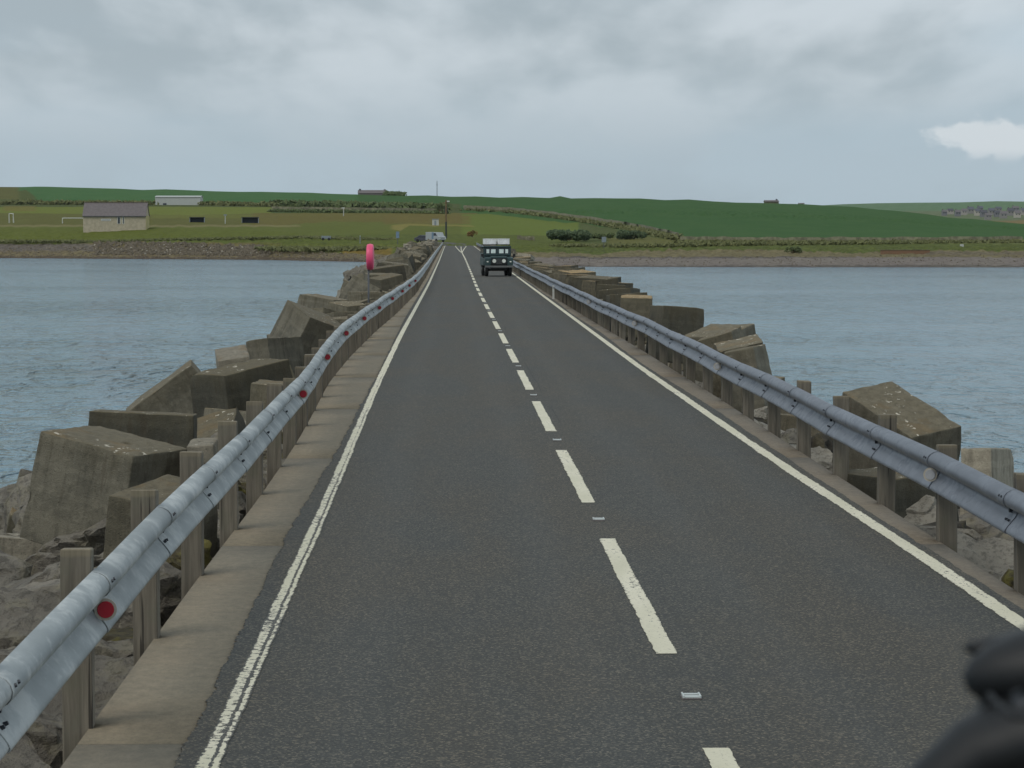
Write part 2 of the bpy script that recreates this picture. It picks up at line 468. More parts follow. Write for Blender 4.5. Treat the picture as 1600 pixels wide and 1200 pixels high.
def mat_rock(name, c1, c2, moss=0.0):
    m, b, p = new_mat(name)
    t = obj_coord(b); oi = b.n('ShaderNodeObjectInfo')
    n = b.noise(t, 2.6, 6, 0.62); n2 = b.noise(t, 16, 6, 0.7); fine = b.noise(t, 80, 3, 0.7); pit = b.vor(t, 26)
    c = b.mix(b.ramp(n, 0.35, 0.65), c1, c2)
    c = b.mix(b.math('MULTIPLY', b.ramp(n2, 0.48, 0.62), 0.62), c, tuple(x * 0.45 for x in c1))
    c = b.mix(b.math('MULTIPLY', b.ramp(pit, 0.2, 0.06), 0.5), c, tuple(x * 0.35 for x in c1))
    if moss:
        c = b.mix(b.math('MULTIPLY', b.ramp(b.noise(t, 5, 5, 0.65), 0.48, 0.6), moss), c, alb(112, 108, 52))
    k = b.math('MULTIPLY_ADD', oi.outputs['Random'], 0.5, 0.72)
    vm = b.n('ShaderNodeVectorMath', operation='SCALE'); b.l(c, vm.inputs[0]); b.l(k, vm.inputs['Scale'])
    b.l(vm.outputs[0], p.inputs['Base Color']); p.inputs['Roughness'].default_value = 0.95
    bump(b, p, b.math('ADD', n2, b.math('MULTIPLY', fine, 0.6)), 1.0, 0.05)
    return m


def mat_water():
    m, b, p = new_mat('sea_water')
    t = world_pos(b)
    p.inputs['Base Color'].default_value = (*lin(134, 164, 180), 1)
    p.inputs['Roughness'].default_value = 0.09
    p.inputs['IOR'].default_value = 1.42
    w1 = b.noise(b.mapping(t, (1.0, 0.36, 1)), 0.42, 3, 0.5, 0.3)
    w2 = b.noise(b.mapping(t, (1.0, 0.42, 1), (5, 3, 1)), 1.25, 3, 0.55, 0.3)
    w3 = b.noise(b.mapping(t, (0.7, 1.0, 1), (2, 8, 1)), 3.6, 3, 0.6)
    w0 = b.noise(b.mapping(t, (1.0, 0.30, 1), (7, 1, 1)), 0.16, 2, 0.5, 0.3)
    gust = b.noise(b.mapping(t, (0.35, 1.0, 1)), 0.035, 3, 0.5)
    w1 = b.math('ADD', b.math('MULTIPLY', w1, 0.5), b.math('MULTIPLY', b.ramp(w1, 0.36, 0.50), 0.26))
    w2 = b.math('ADD', b.math('MULTIPLY', w2, 0.5), b.math('MULTIPLY', b.ramp(w2, 0.36, 0.48), 0.24))
    h = b.math('ADD', b.math('MULTIPLY', w1, 1.3), b.math('MULTIPLY', w2, 1.1))
    h = b.math('ADD', h, b.math('MULTIPLY', w3, 0.22))
    h = b.math('ADD', h, b.math('MULTIPLY', w0, 1.1))
    bn = b.n('ShaderNodeBump', in_Distance=2.2); b.l(b.ramp(gust, 0.35, 0.65, 0.7, 1.0), bn.inputs['Strength'])
    b.l(h, bn.inputs['Height']); b.l(bn.outputs[0], p.inputs['Normal'])
    return m


def mat_terrain():
    m, b, p = new_mat('land_cover')
    at_ = b.n('ShaderNodeAttribute', attribute_name='cover').outputs['Color']
    t = world_pos(b)
    n = b.noise(b.mapping(t, (1, 0.25, 1)), 0.11, 6, 0.65)
    n2 = b.noise(b.mapping(t, (1, 0.5, 1)), 0.9, 5, 0.7)
    rr = b.n('ShaderNodeAttribute', attribute_name='roughcover').outputs['Fac']
    c = b.mix(b.math('MULTIPLY', b.ramp(n, 0.35, 0.65), 0.10), at_, (0.11, 0.12, 0.045), 'MIX')
    k = b.math('ADD', b.math('MULTIPLY', b.math('SUBTRACT', n2, 0.5), b.math('MULTIPLY_ADD', rr, 2.6, 0.35)), 1.0)
    k = b.math('MULTIPLY', k, b.math('ADD', b.math('MULTIPLY', b.math('SUBTRACT', n, 0.5), 0.35), 1.0))
    vm = b.n('ShaderNodeVectorMath', operation='SCALE'); b.l(c, vm.inputs[0]); b.l(k, vm.inputs['Scale'])
    b.l(vm.outputs[0], p.inputs['Base Color']); p.inputs['Roughness'].default_value = 1.0
    p.inputs['Specular IOR Level'].default_value = 0.1
    return m


def mat_foliage(name, c1, c2):
    m, b, p = new_mat(name)
    t = world_pos(b)
    n = b.noise(t, 1.1, 5, 0.7)
    b.l(b.mix(b.ramp(n, 0.35, 0.65), c1, c2), p.inputs['Base Color']); p.inputs['Roughness'].default_value = 0.9
    p.inputs['Specular IOR Level'].default_value = 0.15
    return m


M = {}
M['asphalt'] = mat_asphalt()
M['paint'] = mat_paint('road_paint', 0.15)
M['paint_worn'] = mat_paint('worn_road_paint', 1.0)
M['slab_l'] = mat_slab('kerb_concrete', alb(108, 103, 90), alb(126, 119, 104))
M['slab_r'] = mat_slab('kerb_concrete_grey', alb(98, 92, 82), alb(116, 109, 97))
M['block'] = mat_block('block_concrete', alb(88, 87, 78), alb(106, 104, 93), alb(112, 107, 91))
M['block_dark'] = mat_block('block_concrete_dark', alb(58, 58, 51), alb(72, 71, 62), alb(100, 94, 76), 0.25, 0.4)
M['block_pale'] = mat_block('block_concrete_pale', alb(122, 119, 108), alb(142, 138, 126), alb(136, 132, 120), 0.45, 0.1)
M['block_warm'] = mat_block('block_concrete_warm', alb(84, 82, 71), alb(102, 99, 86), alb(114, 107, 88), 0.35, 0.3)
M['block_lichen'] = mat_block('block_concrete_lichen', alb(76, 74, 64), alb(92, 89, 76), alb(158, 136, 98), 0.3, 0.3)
M['wood'] = mat_wood()
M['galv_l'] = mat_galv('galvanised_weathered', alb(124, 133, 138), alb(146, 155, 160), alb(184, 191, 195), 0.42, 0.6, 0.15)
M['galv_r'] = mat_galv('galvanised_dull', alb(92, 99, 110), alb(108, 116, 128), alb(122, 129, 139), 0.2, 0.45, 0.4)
M['rock'] = mat_rock('rubble_stone', alb(104, 101, 94), alb(132, 129, 121), 0.15)
M['beach_rock'] = mat_rock('beach_stone', alb(80, 75, 66), alb(106, 99, 87), 0.1)
M['rock_pale'] = mat_rock('pale_rubble', alb(140, 138, 130), alb(162, 159, 150), 0.03)
M['rock_moss'] = mat_rock('mossy_rubble', alb(72, 66, 50), alb(104, 98, 66), 0.7)
M['core'] = mat_rock('causeway_fill', alb(58, 55, 48), alb(80, 75, 65), 0.1)
M['water'] = mat_water()
M['terrain'] = mat_terrain()
M['bolt'] = plain('dark_bolt', (0.03, 0.035, 0.045), 0.5)
M['red'] = plain('red_reflector', (0.42, 0.012, 0.03), 0.25, var=0.05)
M['rim'] = plain('reflector_rim', alb(150, 148, 140), 0.5)
M['clear_refl'] = plain('clear_reflector', alb(140, 146, 154), 0.3)
M['pink'] = plain('pink_plastic', alb(226, 78, 118), 0.4, var=0.06, scale=2)
M['pole_grey'] = plain('grey_steel', alb(70, 74, 80), 0.5)
M['stud'] = plain('cast_stud', alb(165, 175, 178), 0.4)
M['rubber'] = plain('black_rubber', (0.006, 0.006, 0.0065), 0.55)
M['white'] = plain('white_paint', alb(178, 184, 184), 0.6)
M['white_wall'] = plain('white_render', alb(158, 165, 166), 0.8)
M['harl'] = plain('tan_harling', alb(154, 149, 134), 0.9, scale=1.5)
M['harl_cream'] = plain('cream_gable', alb(160, 154, 112), 0.9, scale=1.5)  # yellowish colour of the gable end
M['slate'] = plain('slate_tile', alb(94, 90, 92), 0.8, scale=2)
M['slate_brown'] = plain('brown_slate', alb(92, 84, 78), 0.8, scale=2)
M['dark'] = plain('dark_void', alb(62, 68, 78), 0.8)
M['window'] = plain('window_glass', alb(150, 156, 160), 0.15)
M['window_dark'] = plain('window_glass_dark', alb(48, 52, 60), 0.1)
M['stonewall'] = plain('dry_stone', alb(92, 93, 76), 0.95, var=0.35, scale=1.2)
M['hedge'] = mat_foliage('hedge_leaf', alb(74, 86, 60), alb(90, 102, 70))
M['hedge_olive'] = mat_foliage('rough_growth', alb(84, 90, 62), alb(98, 102, 70))
M['bush'] = mat_foliage('shrub_leaf', alb(62, 78, 58), alb(88, 102, 80))
M['bush_red'] = mat_foliage('reddish_shrub', alb(88, 78, 48), alb(124, 100, 68))
M['timber_dark'] = plain('pole_timber', alb(52, 58, 56), 0.8)
M['timber_brown'] = plain('pole_timber_brown', alb(98, 84, 62), 0.8)
M['lr_green'] = plain('deep_green_paint', (0.030, 0.060, 0.060), 0.4, var=0.08)
M['lr_dark'] = plain('black_chassis', (0.01, 0.011, 0.012), 0.6)
M['lr_metal'] = plain('dull_bumper', alb(96, 100, 102), 0.4, 0.3)
M['tyre'] = plain('tyre', (0.012, 0.012, 0.012), 0.85)
M['headlamp'] = plain('headlamp_glass', alb(196, 204, 200), 0.15)
M['pane_glint'] = plain('painted_sky_reflection', alb(190, 206, 206), 0.08)  # pale colour that paints the sky's reflection on the panes
M['box_white'] = plain('white_box', alb(214, 222, 218), 0.5)
M['car_silver'] = plain('silver_paint', alb(142, 150, 156), 0.3, 0.2)
M['car_dark'] = plain('dark_blue_paint', alb(60, 62, 72), 0.3)
M['sign_blue'] = plain('blue_sign', alb(98, 120, 142), 0.5)
M['sign_grey'] = plain('grey_sign', alb(112, 124, 134), 0.5)
M['brick_wall'] = plain('red_brown_wall', alb(108, 86, 68), 0.9)
M['vill'] = [plain('village_wall', alb(*c), 0.9) for c in ((118, 118, 120), (140, 138, 138), (104, 106, 114), (152, 150, 146))]
M['vill_roof'] = [plain('village_roof', alb(*c), 0.9) for c in ((78, 82, 92), (92, 90, 94), (70, 72, 80))]

# ------------------------------------------------------------------ terrain
TU = [-700, 0, 60, 150, 250, 400, 500, 600, 700, 800, 870, 1000, 1120, 1250, 1400, 1500, 1600, 2200]
#        waterline   beach top    bank top     mid fields   boundary     crest
TR = {
 -700: [(590, 402), (620, 381), (665, 356), (900, 324), (1050, 317), (1300, 296)],
 0:    [(577, 403), (603, 381), (650, 357), (900, 324), (1040, 316), (1300, 293)],
 60:   [(572, 403.5), (598, 381), (648, 357), (900, 324), (1040, 316), (1300, 292)],
 150:  [(562, 404), (588, 380), (640, 356), (900, 324), (1040, 316), (1300, 294)],
 250:  [(553, 405), (577, 380), (630, 356), (890, 325), (1030, 316), (1300, 296)],
 400:  [(540, 406), (562, 385), (620, 360), (880, 327), (1000, 318), (1300, 300)],
 500:  [(515, 408), (538, 391), (600, 366), (870, 330), (990, 320), (1300, 302)],
 600:  [(493, 410), (515, 397), (580, 372), (850, 333), (980, 322), (1300, 304)],
 700:  [(468, 413), (488, 387), (545, 379), (820, 339), (960, 326), (1300, 306)],
 800:  [(446, 415), (466, 390), (520, 380), (760, 348), (900, 334), (1300, 308)],
 870:  [(430, 417), (450, 398), (500, 382), (740, 352), (900, 332), (1300, 309)],
 1000: [(427, 417), (450, 400), (490, 381), (740, 352), (900, 332), (1250, 310)],
 1120: [(424, 417.5), (447, 399), (485, 381), (720, 354), (880, 335), (1220, 314)],
 1250: [(422, 418), (445, 398), (480, 381), (700, 355), (850, 338), (1180, 319)],
 1400: [(421, 418), (445, 397), (478, 381), (680, 358), (800, 345), (1100, 328)],
 1500: [(420, 418), (444, 396), (476, 380), (650, 362), (760, 352), (1000, 340)],
 1600: [(420, 418), (444, 396), (476, 380), (620, 366), (720, 358), (900, 350)],
 2200: [(420, 418), (444, 396), (476, 384), (600, 380), (680, 378), (800, 376)],
}
T_D = np.array([[r[0] for r in TR[u]] for u in TU], float)
T_Z = np.array([[CH + (363 - r[1]) * r[0] / FP for r in TR[u]] for u in TU], float)
# underwater apron and the land behind the crest
T_D = np.concatenate([T_D[:, :1] - 45, T_D[:, :1] * 1.0, T_D[:, 1:], T_D[:, -1:] + 260, T_D[:, -1:] + 900], 1)
T_Z = np.concatenate([T_Z[:, :1] - 4.5, T_Z[:, :1] * 0 - 3.0, T_Z[:, 1:], T_Z[:, -1:] - 5, T_Z[:, -1:] * 0 - 9], 1)


def tz(px, D):
    """terrain height for azimuth px (photo column of the ground at that bearing) and distance D"""
    Dr = [float(np.interp(px, TU, T_D[:, k])) for k in range(T_D.shape[1])]
    Zr = [float(np.interp(px, TU, T_Z[:, k])) for k in range(T_Z.shape[1])]
    return float(np.interp(D, Dr, Zr))


def gp(px, D, dz=0.0):
    return Vector(((px - 701) / FP * D, D, tz(px, D) + dz))


def gpy(px, py, D0=480, D1=1290):
    """point of the terrain seen at photo pixel (px,py)"""
    best = None
    for D in np.linspace(D0, D1, 160):
        y = 363 - (tz(px, D) - CH) * FP / D
        if best is None or abs(y - py) < best[0]: best = (abs(y - py), D)
    return gp(px, best[1]), best[1]


def build_terrain():
    us = np.concatenate([np.arange(-700, -100, 10), np.arange(-100, 1700, 2.0), np.arange(1700, 2201, 10)])
    sub = [2, 14, 46, 70, 34, 60, 4, 2]
    ts = []
    for k, s in enumerate(sub): ts += [k + i / s for i in range(s)]
    ts.append(len(sub)); ts = np.array(ts)
    Dk = np.array([np.interp(us, TU, T_D[:, k]) for k in range(T_D.shape[1])])
    Zk = np.array([np.interp(us, TU, T_Z[:, k]) for k in range(T_Z.shape[1])])
    k0 = np.clip(ts.astype(int), 0, len(sub) - 1); fr = (ts - k0)[:, None]
    D = Dk[k0] * (1 - fr) + Dk[k0 + 1] * fr
    Z = Zk[k0] * (1 - fr) + Zk[k0 + 1] * fr
    # soften the creases between control rows
    for _ in range(2):
        Z[15:-3] = 0.25 * Z[14:-4] + 0.5 * Z[15:-3] + 0.25 * Z[16:-2]
    X = (us[None, :] - 701) / FP * D
    Ypx = 363 - (Z - CH) * FP / D
    # relief
    T = np.broadcast_to(ts[:, None], Z.shape)
    rough = np.clip(1 - np.abs(T - 2.35) / 0.7, 0, 1) * 0.5 + np.clip(1 - np.abs(T - 5.0) / 0.4, 0, 1) * 0.8
    seed = rng.normal(size=Z.shape)
    nz = seed.copy()
    nz[:, 1:-1] = (seed[:, :-2] + seed[:, 1:-1] * 1.5 + seed[:, 2:]) / 3
    nz[1:-1] = (nz[:-2] + nz[1:-1] + nz[2:]) / 3
    land = np.clip((T - 1.1) * 4, 0, 1)
    Zd = Z + nz * rough * 0.55 * land
    cr = interp([(0, .0), (858, 0), (866, .5), (875, 1.1), (884, .5), (892, 0), (2200, 0)])(us)[None, :]
    Zd += cr * np.clip(1 - np.abs(T - 6) / 0.25, 0, 1)
    wv = np.interp(us, np.arange(-700, 2300, 37.0), rng.normal(size=82) * 0.22)[None, :]
    Zd += wv * np.clip(1 - np.abs(T - 6) / 0.6, 0, 1)
    P = np.stack([X, D, Zd], -1)
    me = grid_mesh('terrain', P)
    # ---- land cover colours by zone
    U2 = np.broadcast_to(us[None, :], Z.shape); Y2 = Ypx
    wob = np.interp(us, np.arange(-700, 2300, 9.0), rng.normal(size=334) * 0.7)[None, :]
    Yw = Y2 + wob * np.clip((Y2 - 320) / 40, 0.2, 1)
    C = np.zeros(Z.shape + (3,)); C[:] = alb(54, 86, 52)
    RC = np.full(Z.shape, 0.12)

    def zone(col, top, bot, u0, u1, rc=None, soft=0.6, amt=1.0, yy=None):
        yy = Yw if yy is None else yy
        t_ = top if np.isscalar(top) else interp(top)(us)[None, :]
        o_ = bot if np.isscalar(bot) else interp(bot)(us)[None, :]
        m = np.clip((yy - t_) / soft + 0.5, 0, 1) * np.clip((o_ - yy) / soft + 0.5, 0, 1)
        m = m * np.clip((U2 - u0) / 6 + 0.5, 0, 1) * np.clip((u1 - U2) / 6 + 0.5, 0, 1) * amt
        C[:] = C * (1 - m[..., None]) + np.array(alb(*col)) * m[..., None]
        if rc is not None: RC[:] = RC * (1 - m) + rc * m

    zone((61, 97, 67), 250, 330, -700, 560, 0.1)                      # upper left pasture
    zone((72, 82, 52), [(-700, 305), (0, 306), (45, 297), (60, 308), (250, 316)], [(0, 322), (420, 324), (700, 328)], -700, 60, 0.5)
    zone((86, 88, 58), 290, 312, -700, 34, 0.5)
    zone((70, 80, 54), [(-700, 313), (0, 314), (420, 317), (700, 318), (1000, 331)], [(0, 325), (420, 328), (700, 334)], -700, 720, 0.7)
    zone((98, 108, 56), [(0, 324), (240, 323), (425, 324)], 340, -700, 426, 0.15)
    zone((106, 96, 60), 322, 330, 10, 60, 0.4, amt=0.6)
    zone((88, 90, 55), [(0, 333), (300, 336), (425, 334)], 356, -700, 425, 0.25)
    zone((98, 104, 56), 336, 341, 240, 425, 0.2, amt=0.6)
    zone((62, 78, 48), 329, 333, 425, 700, 0.6)
    zone((104, 104, 84), 326.5, 328.5, 430, 700, 0.3, amt=0.5)
    zone((94, 90, 54), 333, 366, 395, 745, 0.3)
    zone((86, 95, 50), [(380, 357), (440, 352), (520, 346), (640, 347), (740, 350)], 385, 380, 900, 0.2)
    zone((91, 105, 53), [(690, 336), (760, 334), (880, 348)], 375, 722, 905, 0.1)
    zone((98, 90, 56), [(650, 335), (760, 338)], 350, 600, 735, 0.4, amt=0.7)
    zone((126, 118, 80), [(610, 352), (640, 349.5), (740, 352)], [(610, 358), (626, 361), (640, 352.5), (740, 354)], 612, 740, 0.3, amt=0.7)
    zone((86, 95, 48), 354, 384, -700, 440, 0.18)
    zone((116, 112, 92), 351.5, 354.5, -700, 470, 0.3, amt=0.75)       # track behind the pitch
    zone((84, 92, 48), 357, 361, -700, 380, 0.2, amt=0.4)
    zone((80, 90, 48), [(-700, 376), (0, 377), (400, 372), (560, 366), (740, 366), (900, 369)], 400, -700, 930, 0.6)
    zone((92, 98, 54), 381, 392, 420, 620, 0.7, amt=0.5)
    zone((112, 92, 52), 388, 399, 535, 612, 0.6, amt=0.8)
    # right-hand side: the big green field and the rough triangle below its wall
    zone((53, 86, 53), [(800, 300), (2200, 300)], [(820, 332), (900, 346), (960, 356), (1010, 366), (1075, 378), (1200, 381), (2200, 381)], 760, 2200, 0.06)
    zone((74, 84, 56), [(820, 334), (900, 347), (960, 357), (1010, 366), (1075, 378)], 394, 905, 1075, 0.6)
    zone((98, 96, 62), [(950, 372), (1000, 368), (1080, 377)], 384, 950, 1090, 0.5, amt=0.6)
    zone((78, 88, 54), 380.5, 398, 860, 2200, 0.7)
    zone((104, 108, 82), 378.5, 381, 1060, 2200, 0.5, amt=0.7)
    zone((103, 98, 82), [(860, 394), (930, 397), (1000, 391), (1180, 390), (1280, 393), (1340, 396), (1400, 392), (2200, 392)], 425, 800, 2200, 0.6)
    zone((108, 104, 100), 402, 425, 820, 2200, 0.35)
    zone((74, 72, 74), [(880, 401), (1200, 401)], [(880, 403.5), (1200, 403)], 870, 1330, 0.9, amt=0.7)
    zone((92, 86, 80), 394, 398, 1440, 2200, 0.8, amt=0.5)
    zone((80, 78, 76), 414.5, 425, 820, 2200, 0.5, amt=0.8)
    # left beach
    zone((102, 95, 80), [(-700, 382), (120, 381), (160, 378), (400, 380), (440, 392), (600, 397)], 425, -700, 640, 0.9)
    zone((92, 88, 82), [(-700, 382), (120, 381)], 392, -700, 150, 0.9)
    zone((92, 86, 56), [(160, 378), (400, 379)], [(160, 383), (400, 390)], 160, 440, 0.8, amt=0.5)
    zone((78, 70, 62), [(0, 399.5), (400, 401), (600, 404)], 425, -700, 640, 0.6)
    veg = np.clip((C[..., 2:] / C[..., 1:2] - 0.55) / 0.22, 0, 1)
    C *= np.array([0.84, 0.83, 0.58]) * (1 - veg) + np.array([0.90, 0.88, 0.90]) * veg
    att = me.color_attributes.new('cover', 'FLOAT_COLOR', 'POINT')
    att.data.foreach_set('color', np.concatenate([C, np.ones(Z.shape + (1,))], -1).astype(np.float32).ravel())
    a2 = me.attributes.new('roughcover', 'FLOAT', 'POINT'); a2.data.foreach_set('value', RC.astype(np.float32).ravel())
    o = link('terrain', me, M['terrain']); tag(o, kind='structure')


build_terrain()


def build_far_hill():
    us = np.arange(900, 2600, 6.0)
    tab = [(950, 372), (1400, 360), (1700, 347), (2100, 341), (2600, 330), (3600, 316), (4600, 330)]
    topn = interp([(900, 326), (1280, 321), (1375, 317.5), (1600, 314.5), (2000, 313), (2600, 316)])(us)
    rows = []; cols = []
    for k in range(len(tab) - 1):
        for i in range(8):
            f_ = i / 8; D = tab[k][0] * (1 - f_) + tab[k + 1][0] * f_; y = tab[k][1] * (1 - f_) + tab[k + 1][1] * f_
            yy = y + (topn - 316) * np.clip((D - 1400) / 2200, 0, 1)
            bumpn = np.interp(us, np.arange(900, 2700, 60.0), rng.normal(size=30) * 0.5) * min(1, max(0, (D - 1500) / 300))
            z = CH + (363 - yy) * D / FP + bumpn
            rows.append(np.stack([(us - 701) / FP * D, np.full_like(us, D), z], -1))
            c = np.zeros((len(us), 3))
            c[:] = alb(104, 92, 62) if D < 1900 else (alb(86, 96, 72) if D < 2700 else alb(80, 104, 78))
            cols.append(c)
    P = np.array(rows); me = grid_mesh('far_hill', P)
    C = np.array(cols); C += rng.normal(size=C.shape[:2])[..., None] * 0.006
    att = me.color_attributes.new('cover', 'FLOAT_COLOR', 'POINT')
    att.data.foreach_set('color', np.concatenate([np.clip(C, 0, 1), np.ones(C.shape[:2] + (1,))], -1).astype(np.float32).ravel())
    a2 = me.attributes.new('roughcover', 'FLOAT', 'POINT'); a2.data.foreach_set('value', np.full(C.shape[:2], 0.3, np.float32).ravel())
    tag(link('far_hill', me, M['terrain']), kind='structure')


build_far_hill()

# sea
ys = np.concatenate([np.linspace(-3000, 0, 4), np.linspace(20, 800, 40), np.array([1500, 3000, 9000])])
xs = np.linspace(-6000, 6000, 25)
P = np.stack(np.broadcast_arrays(xs[None, :], ys[:, None], np.float64(-3.0)), -1)
tag(link('sea', grid_mesh('sea', P), M['water']), kind='structure')

# ------------------------------------------------------------------ causeway alignment
XL = smooth_interp([(-60, -1.13), (24, -1.13), (44, -1.18), (65, -1.17), (90, -1.09), (128, -.97), (234, -.84), (478, -.69), (520, -.6)])
XC = smooth_interp([(-60, 1.295), (60, 1.285), (120, 1.27), (157, 1.36), (250, 1.55), (351, 1.66), (480, 2.2), (520, 2.4)])
XR = smooth_interp([(-60, 3.66), (20, 3.65), (30, 3.57), (50, 3.54), (157, 3.88), (350, 4.25), (520, 4.7)], 3)
AL = smooth_interp([(-60, -1.30), (15, -1.30), (22, -1.34), (31, -1.28), (48, -1.25), (77, -1.28), (106, -1.2), (140, -1.1), (234, -.97), (520, -.8)], 2)
AR = lambda y: XR(y) + 0.17 + 0.03 * np.sin(np.asarray(y) * 0.21)
RL = smooth_interp([(-60, -1.79), (20, -1.79), (25, -1.76), (32, -1.78), (38, -1.86), (44.5, -1.97), (54, -1.96), (67.5, -1.83), (83, -1.58), (110, -1.30), (150, -1.24), (240, -1.22), (520, -1.0)], 2.0)
RR = smooth_interp([(-60, 3.93), (18, 3.93), (30, 3.98), (40, 4.05), (58, 4.08), (73, 4.03), (117, 4.02), (174, 4.12), (300, 4.4), (520, 5.0)], 3)
KL = lambda y: RL(y) - 0.03
KR = lambda y: RR(y) + 0.03


def ribbon(name, xa, xb, y0, y1, z, mat, parent=None, step=1.0, cols=2, thick=0.0, jag=None, uv=False):
    ny = max(2, int((y1 - y0) / step) + 1); Y = np.linspace(y0, y1, ny)
    A = xa(Y) if callable(xa) else np.full(ny, xa); B = xb(Y) if callable(xb) else np.full(ny, xb)
    A = np.asarray(A, float).copy(); B = np.asarray(B, float).copy()
    if jag:
        gx = np.arange(y0 - 1, y1 + 1, 0.19); gx2 = np.arange(y0 - 1, y1 + 1.2, 0.9)
        for arr, j in ((A, jag[0]), (B, jag[1])):
            arr += np.clip(rng.normal(size=ny), -1.6, 1.6) * j * 0.6 + np.interp(Y, gx, rng.normal(size=len(gx)) * j * 0.7) + np.interp(Y, gx2, rng.normal(size=len(gx2)) * j * 0.8)
    t = np.linspace(0, 1, cols)[None, :]
    X = A[:, None] * (1 - t) + B[:, None] * t
    P = np.stack([X, np.broadcast_to(Y[:, None], X.shape), np.full(X.shape, z)], -1)
    if thick:
        Pl = P[:, :1].copy(); Pl[..., 2] -= thick; Pr = P[:, -1:].copy(); Pr[..., 2] -= thick
        P = np.concatenate([Pl, P, Pr], 1)
    me = grid_mesh(name, P, smooth=False)
    if thick:                                             # end caps
        bm = bmesh.new(); bm.from_mesh(me); bm.verts.ensure_lookup_table()
        c = P.shape[1]; n = len(bm.verts)
        bm.faces.new([bm.verts[i] for i in range(c)]); bm.faces.new([bm.verts[n - 1 - i] for i in range(c)])
        bmesh.ops.recalc_face_normals(bm, faces=bm.faces); bm.to_mesh(me); bm.free()
    if uv:
        l = me.uv_layers.new(name='UVMap'); vi = np.zeros(len(me.loops), np.int32); me.loops.foreach_get('vertex_index', vi)
        c = P.shape[1]; U = (vi % c) / (c - 1); Vv = Y[np.minimum(vi // c, ny - 1)]
        l.data.foreach_set('uv', np.stack([U, Vv], -1).astype(np.float32).ravel())
    return link(name, me, mat, parent)


# fill of the barrier under the road
Y = np.concatenate([np.linspace(-60, 60, 121), np.linspace(62, 510, 150)])
prof = lambda y: np.stack([
    np.array([-17, -9.0, -6.0, -3.9, KL(y) - 0.9, KL(y) - 0.02, KL(y) - 0.01, KR(y) + 0.01, KR(y) + 0.02, KR(y) + 0.9, 6.6, 9.5, 12.5, 20]),
    np.full(14, y),
    np.array([-6.5, -3.3, -2.2, -1.4, -0.95, -0.8, -0.06, -0.06, -0.8, -0.95, -1.6, -2.6, -3.4, -6.5])], -1)
P = np.array([prof(y) for y in Y])
mk = np.ones(14); mk[5:9] = 0.0
P[..., 2] += rng.normal(size=P.shape[:2]) * 0.14 * mk
P[..., 0] += rng.normal(size=P.shape[:2]) * 0.12 * mk * (np.arange(14) != 4) * (np.arange(14) != 9)
tag(link('causeway', grid_mesh('causeway', P, False), M['core']), kind='structure')

road = ribbon('road', AL, AR, -40, 70, 0.004, M['asphalt'], step=0.03, cols=5, jag=(0.011, 0.006))
tag(road, kind='structure')
seg = ribbon('asphalt', AL, AR, 70, 500, 0.004, M['asphalt'], road, step=1.0, cols=5)
# the road runs on over the shore, dipping behind the bank to the left
Yc = np.linspace(500, 548, 40)
cx_ = 1.7 - ((Yc - 500) / 48) ** 2 * 5
Pz = np.array([[(cx_[i] + t, Yc[i], max(tz(701 + (cx_[i] + t) * FP / Yc[i], Yc[i]), -0.05) * min(1, (Yc[i] - 500) / 20) + 0.03) for t in (-2.6, 0, 2.9)] for i in range(40)])
link('asphalt', grid_mesh('asphalt_shore', Pz), M['asphalt'], road)

pav_l = empty('left_kerb_strip'); tag(pav_l, kind='structure')
pav_r = empty('right_kerb_strip'); tag(pav_r, kind='structure')
GA = lambda q: 0.005 if q < 40 else 0.001
y = -20.24
while y < 500:
    L = 8.33 if y < 150 else 25.0
    ribbon('slab', KL, lambda q: AL(q) + 0.10, y + GA(y), min(y + L, 500) - GA(y), -0.002 - random.random() * 0.001, M['slab_l'], pav_l, step=1.4, cols=3, thick=0.22)
    ribbon('slab', lambda q: AR(q) - 0.10, KR, y + GA(y), min(y + L, 500) - GA(y), -0.002 - random.random() * 0.001, M['slab_r'], pav_r, step=1.4, cols=3, thick=0.22)
    y += L

# painted markings
for (x, wd, mat, name) in ((XL, 0.115, M['paint_worn'], 'left'), (XR, 0.125, M['paint'], 'right')):
    ribbon('edge_line', lambda q, x=x, wd=wd: x(q) - wd / 2, lambda q, x=x, wd=wd: x(q) + wd / 2, -20, 60, 0.008, mat, road, step=0.05, cols=4, jag=(0.004, 0.004), uv=True)
    ribbon('edge_line', lambda q, x=x, wd=wd: x(q) - wd / 2, lambda q, x=x, wd=wd: x(q) + wd / 2, 60, 498, 0.008, mat, road, step=1.0, cols=4, uv=True)
y = 6.95 - 9.0
k = 0
starts = []
while y < 470:
    starts.append(y)
    y += 8.92 if y < 60 else 9.0
for s in starts:
    L = 6.0
    if s > 240: L = 7.8
    w2 = 0.065
    ribbon('centre_line_dash', lambda q: XC(q) - w2, lambda q: XC(q) + w2, s, s + L, 0.008, M['paint'], road, step=0.05 if s < 60 else 0.8, cols=4, jag=(0.004, 0.004) if s < 60 else None, uv=True)
# the line splits towards the far end
for o0, o1 in ((0.0, 0.9), (-0.05, -1.0)):
    ribbon('centre_line_dash', lambda q: XC(q) - 0.06 + o0 + (o1 - o0) * np.clip((q - 330) / 150, 0, 1), lambda q: XC(q) + 0.06 + o0 + (o1 - o0) * np.clip((q - 330) / 150, 0, 1), 332, 495, 0.009, M['paint'], road, step=2, cols=3, uv=True)
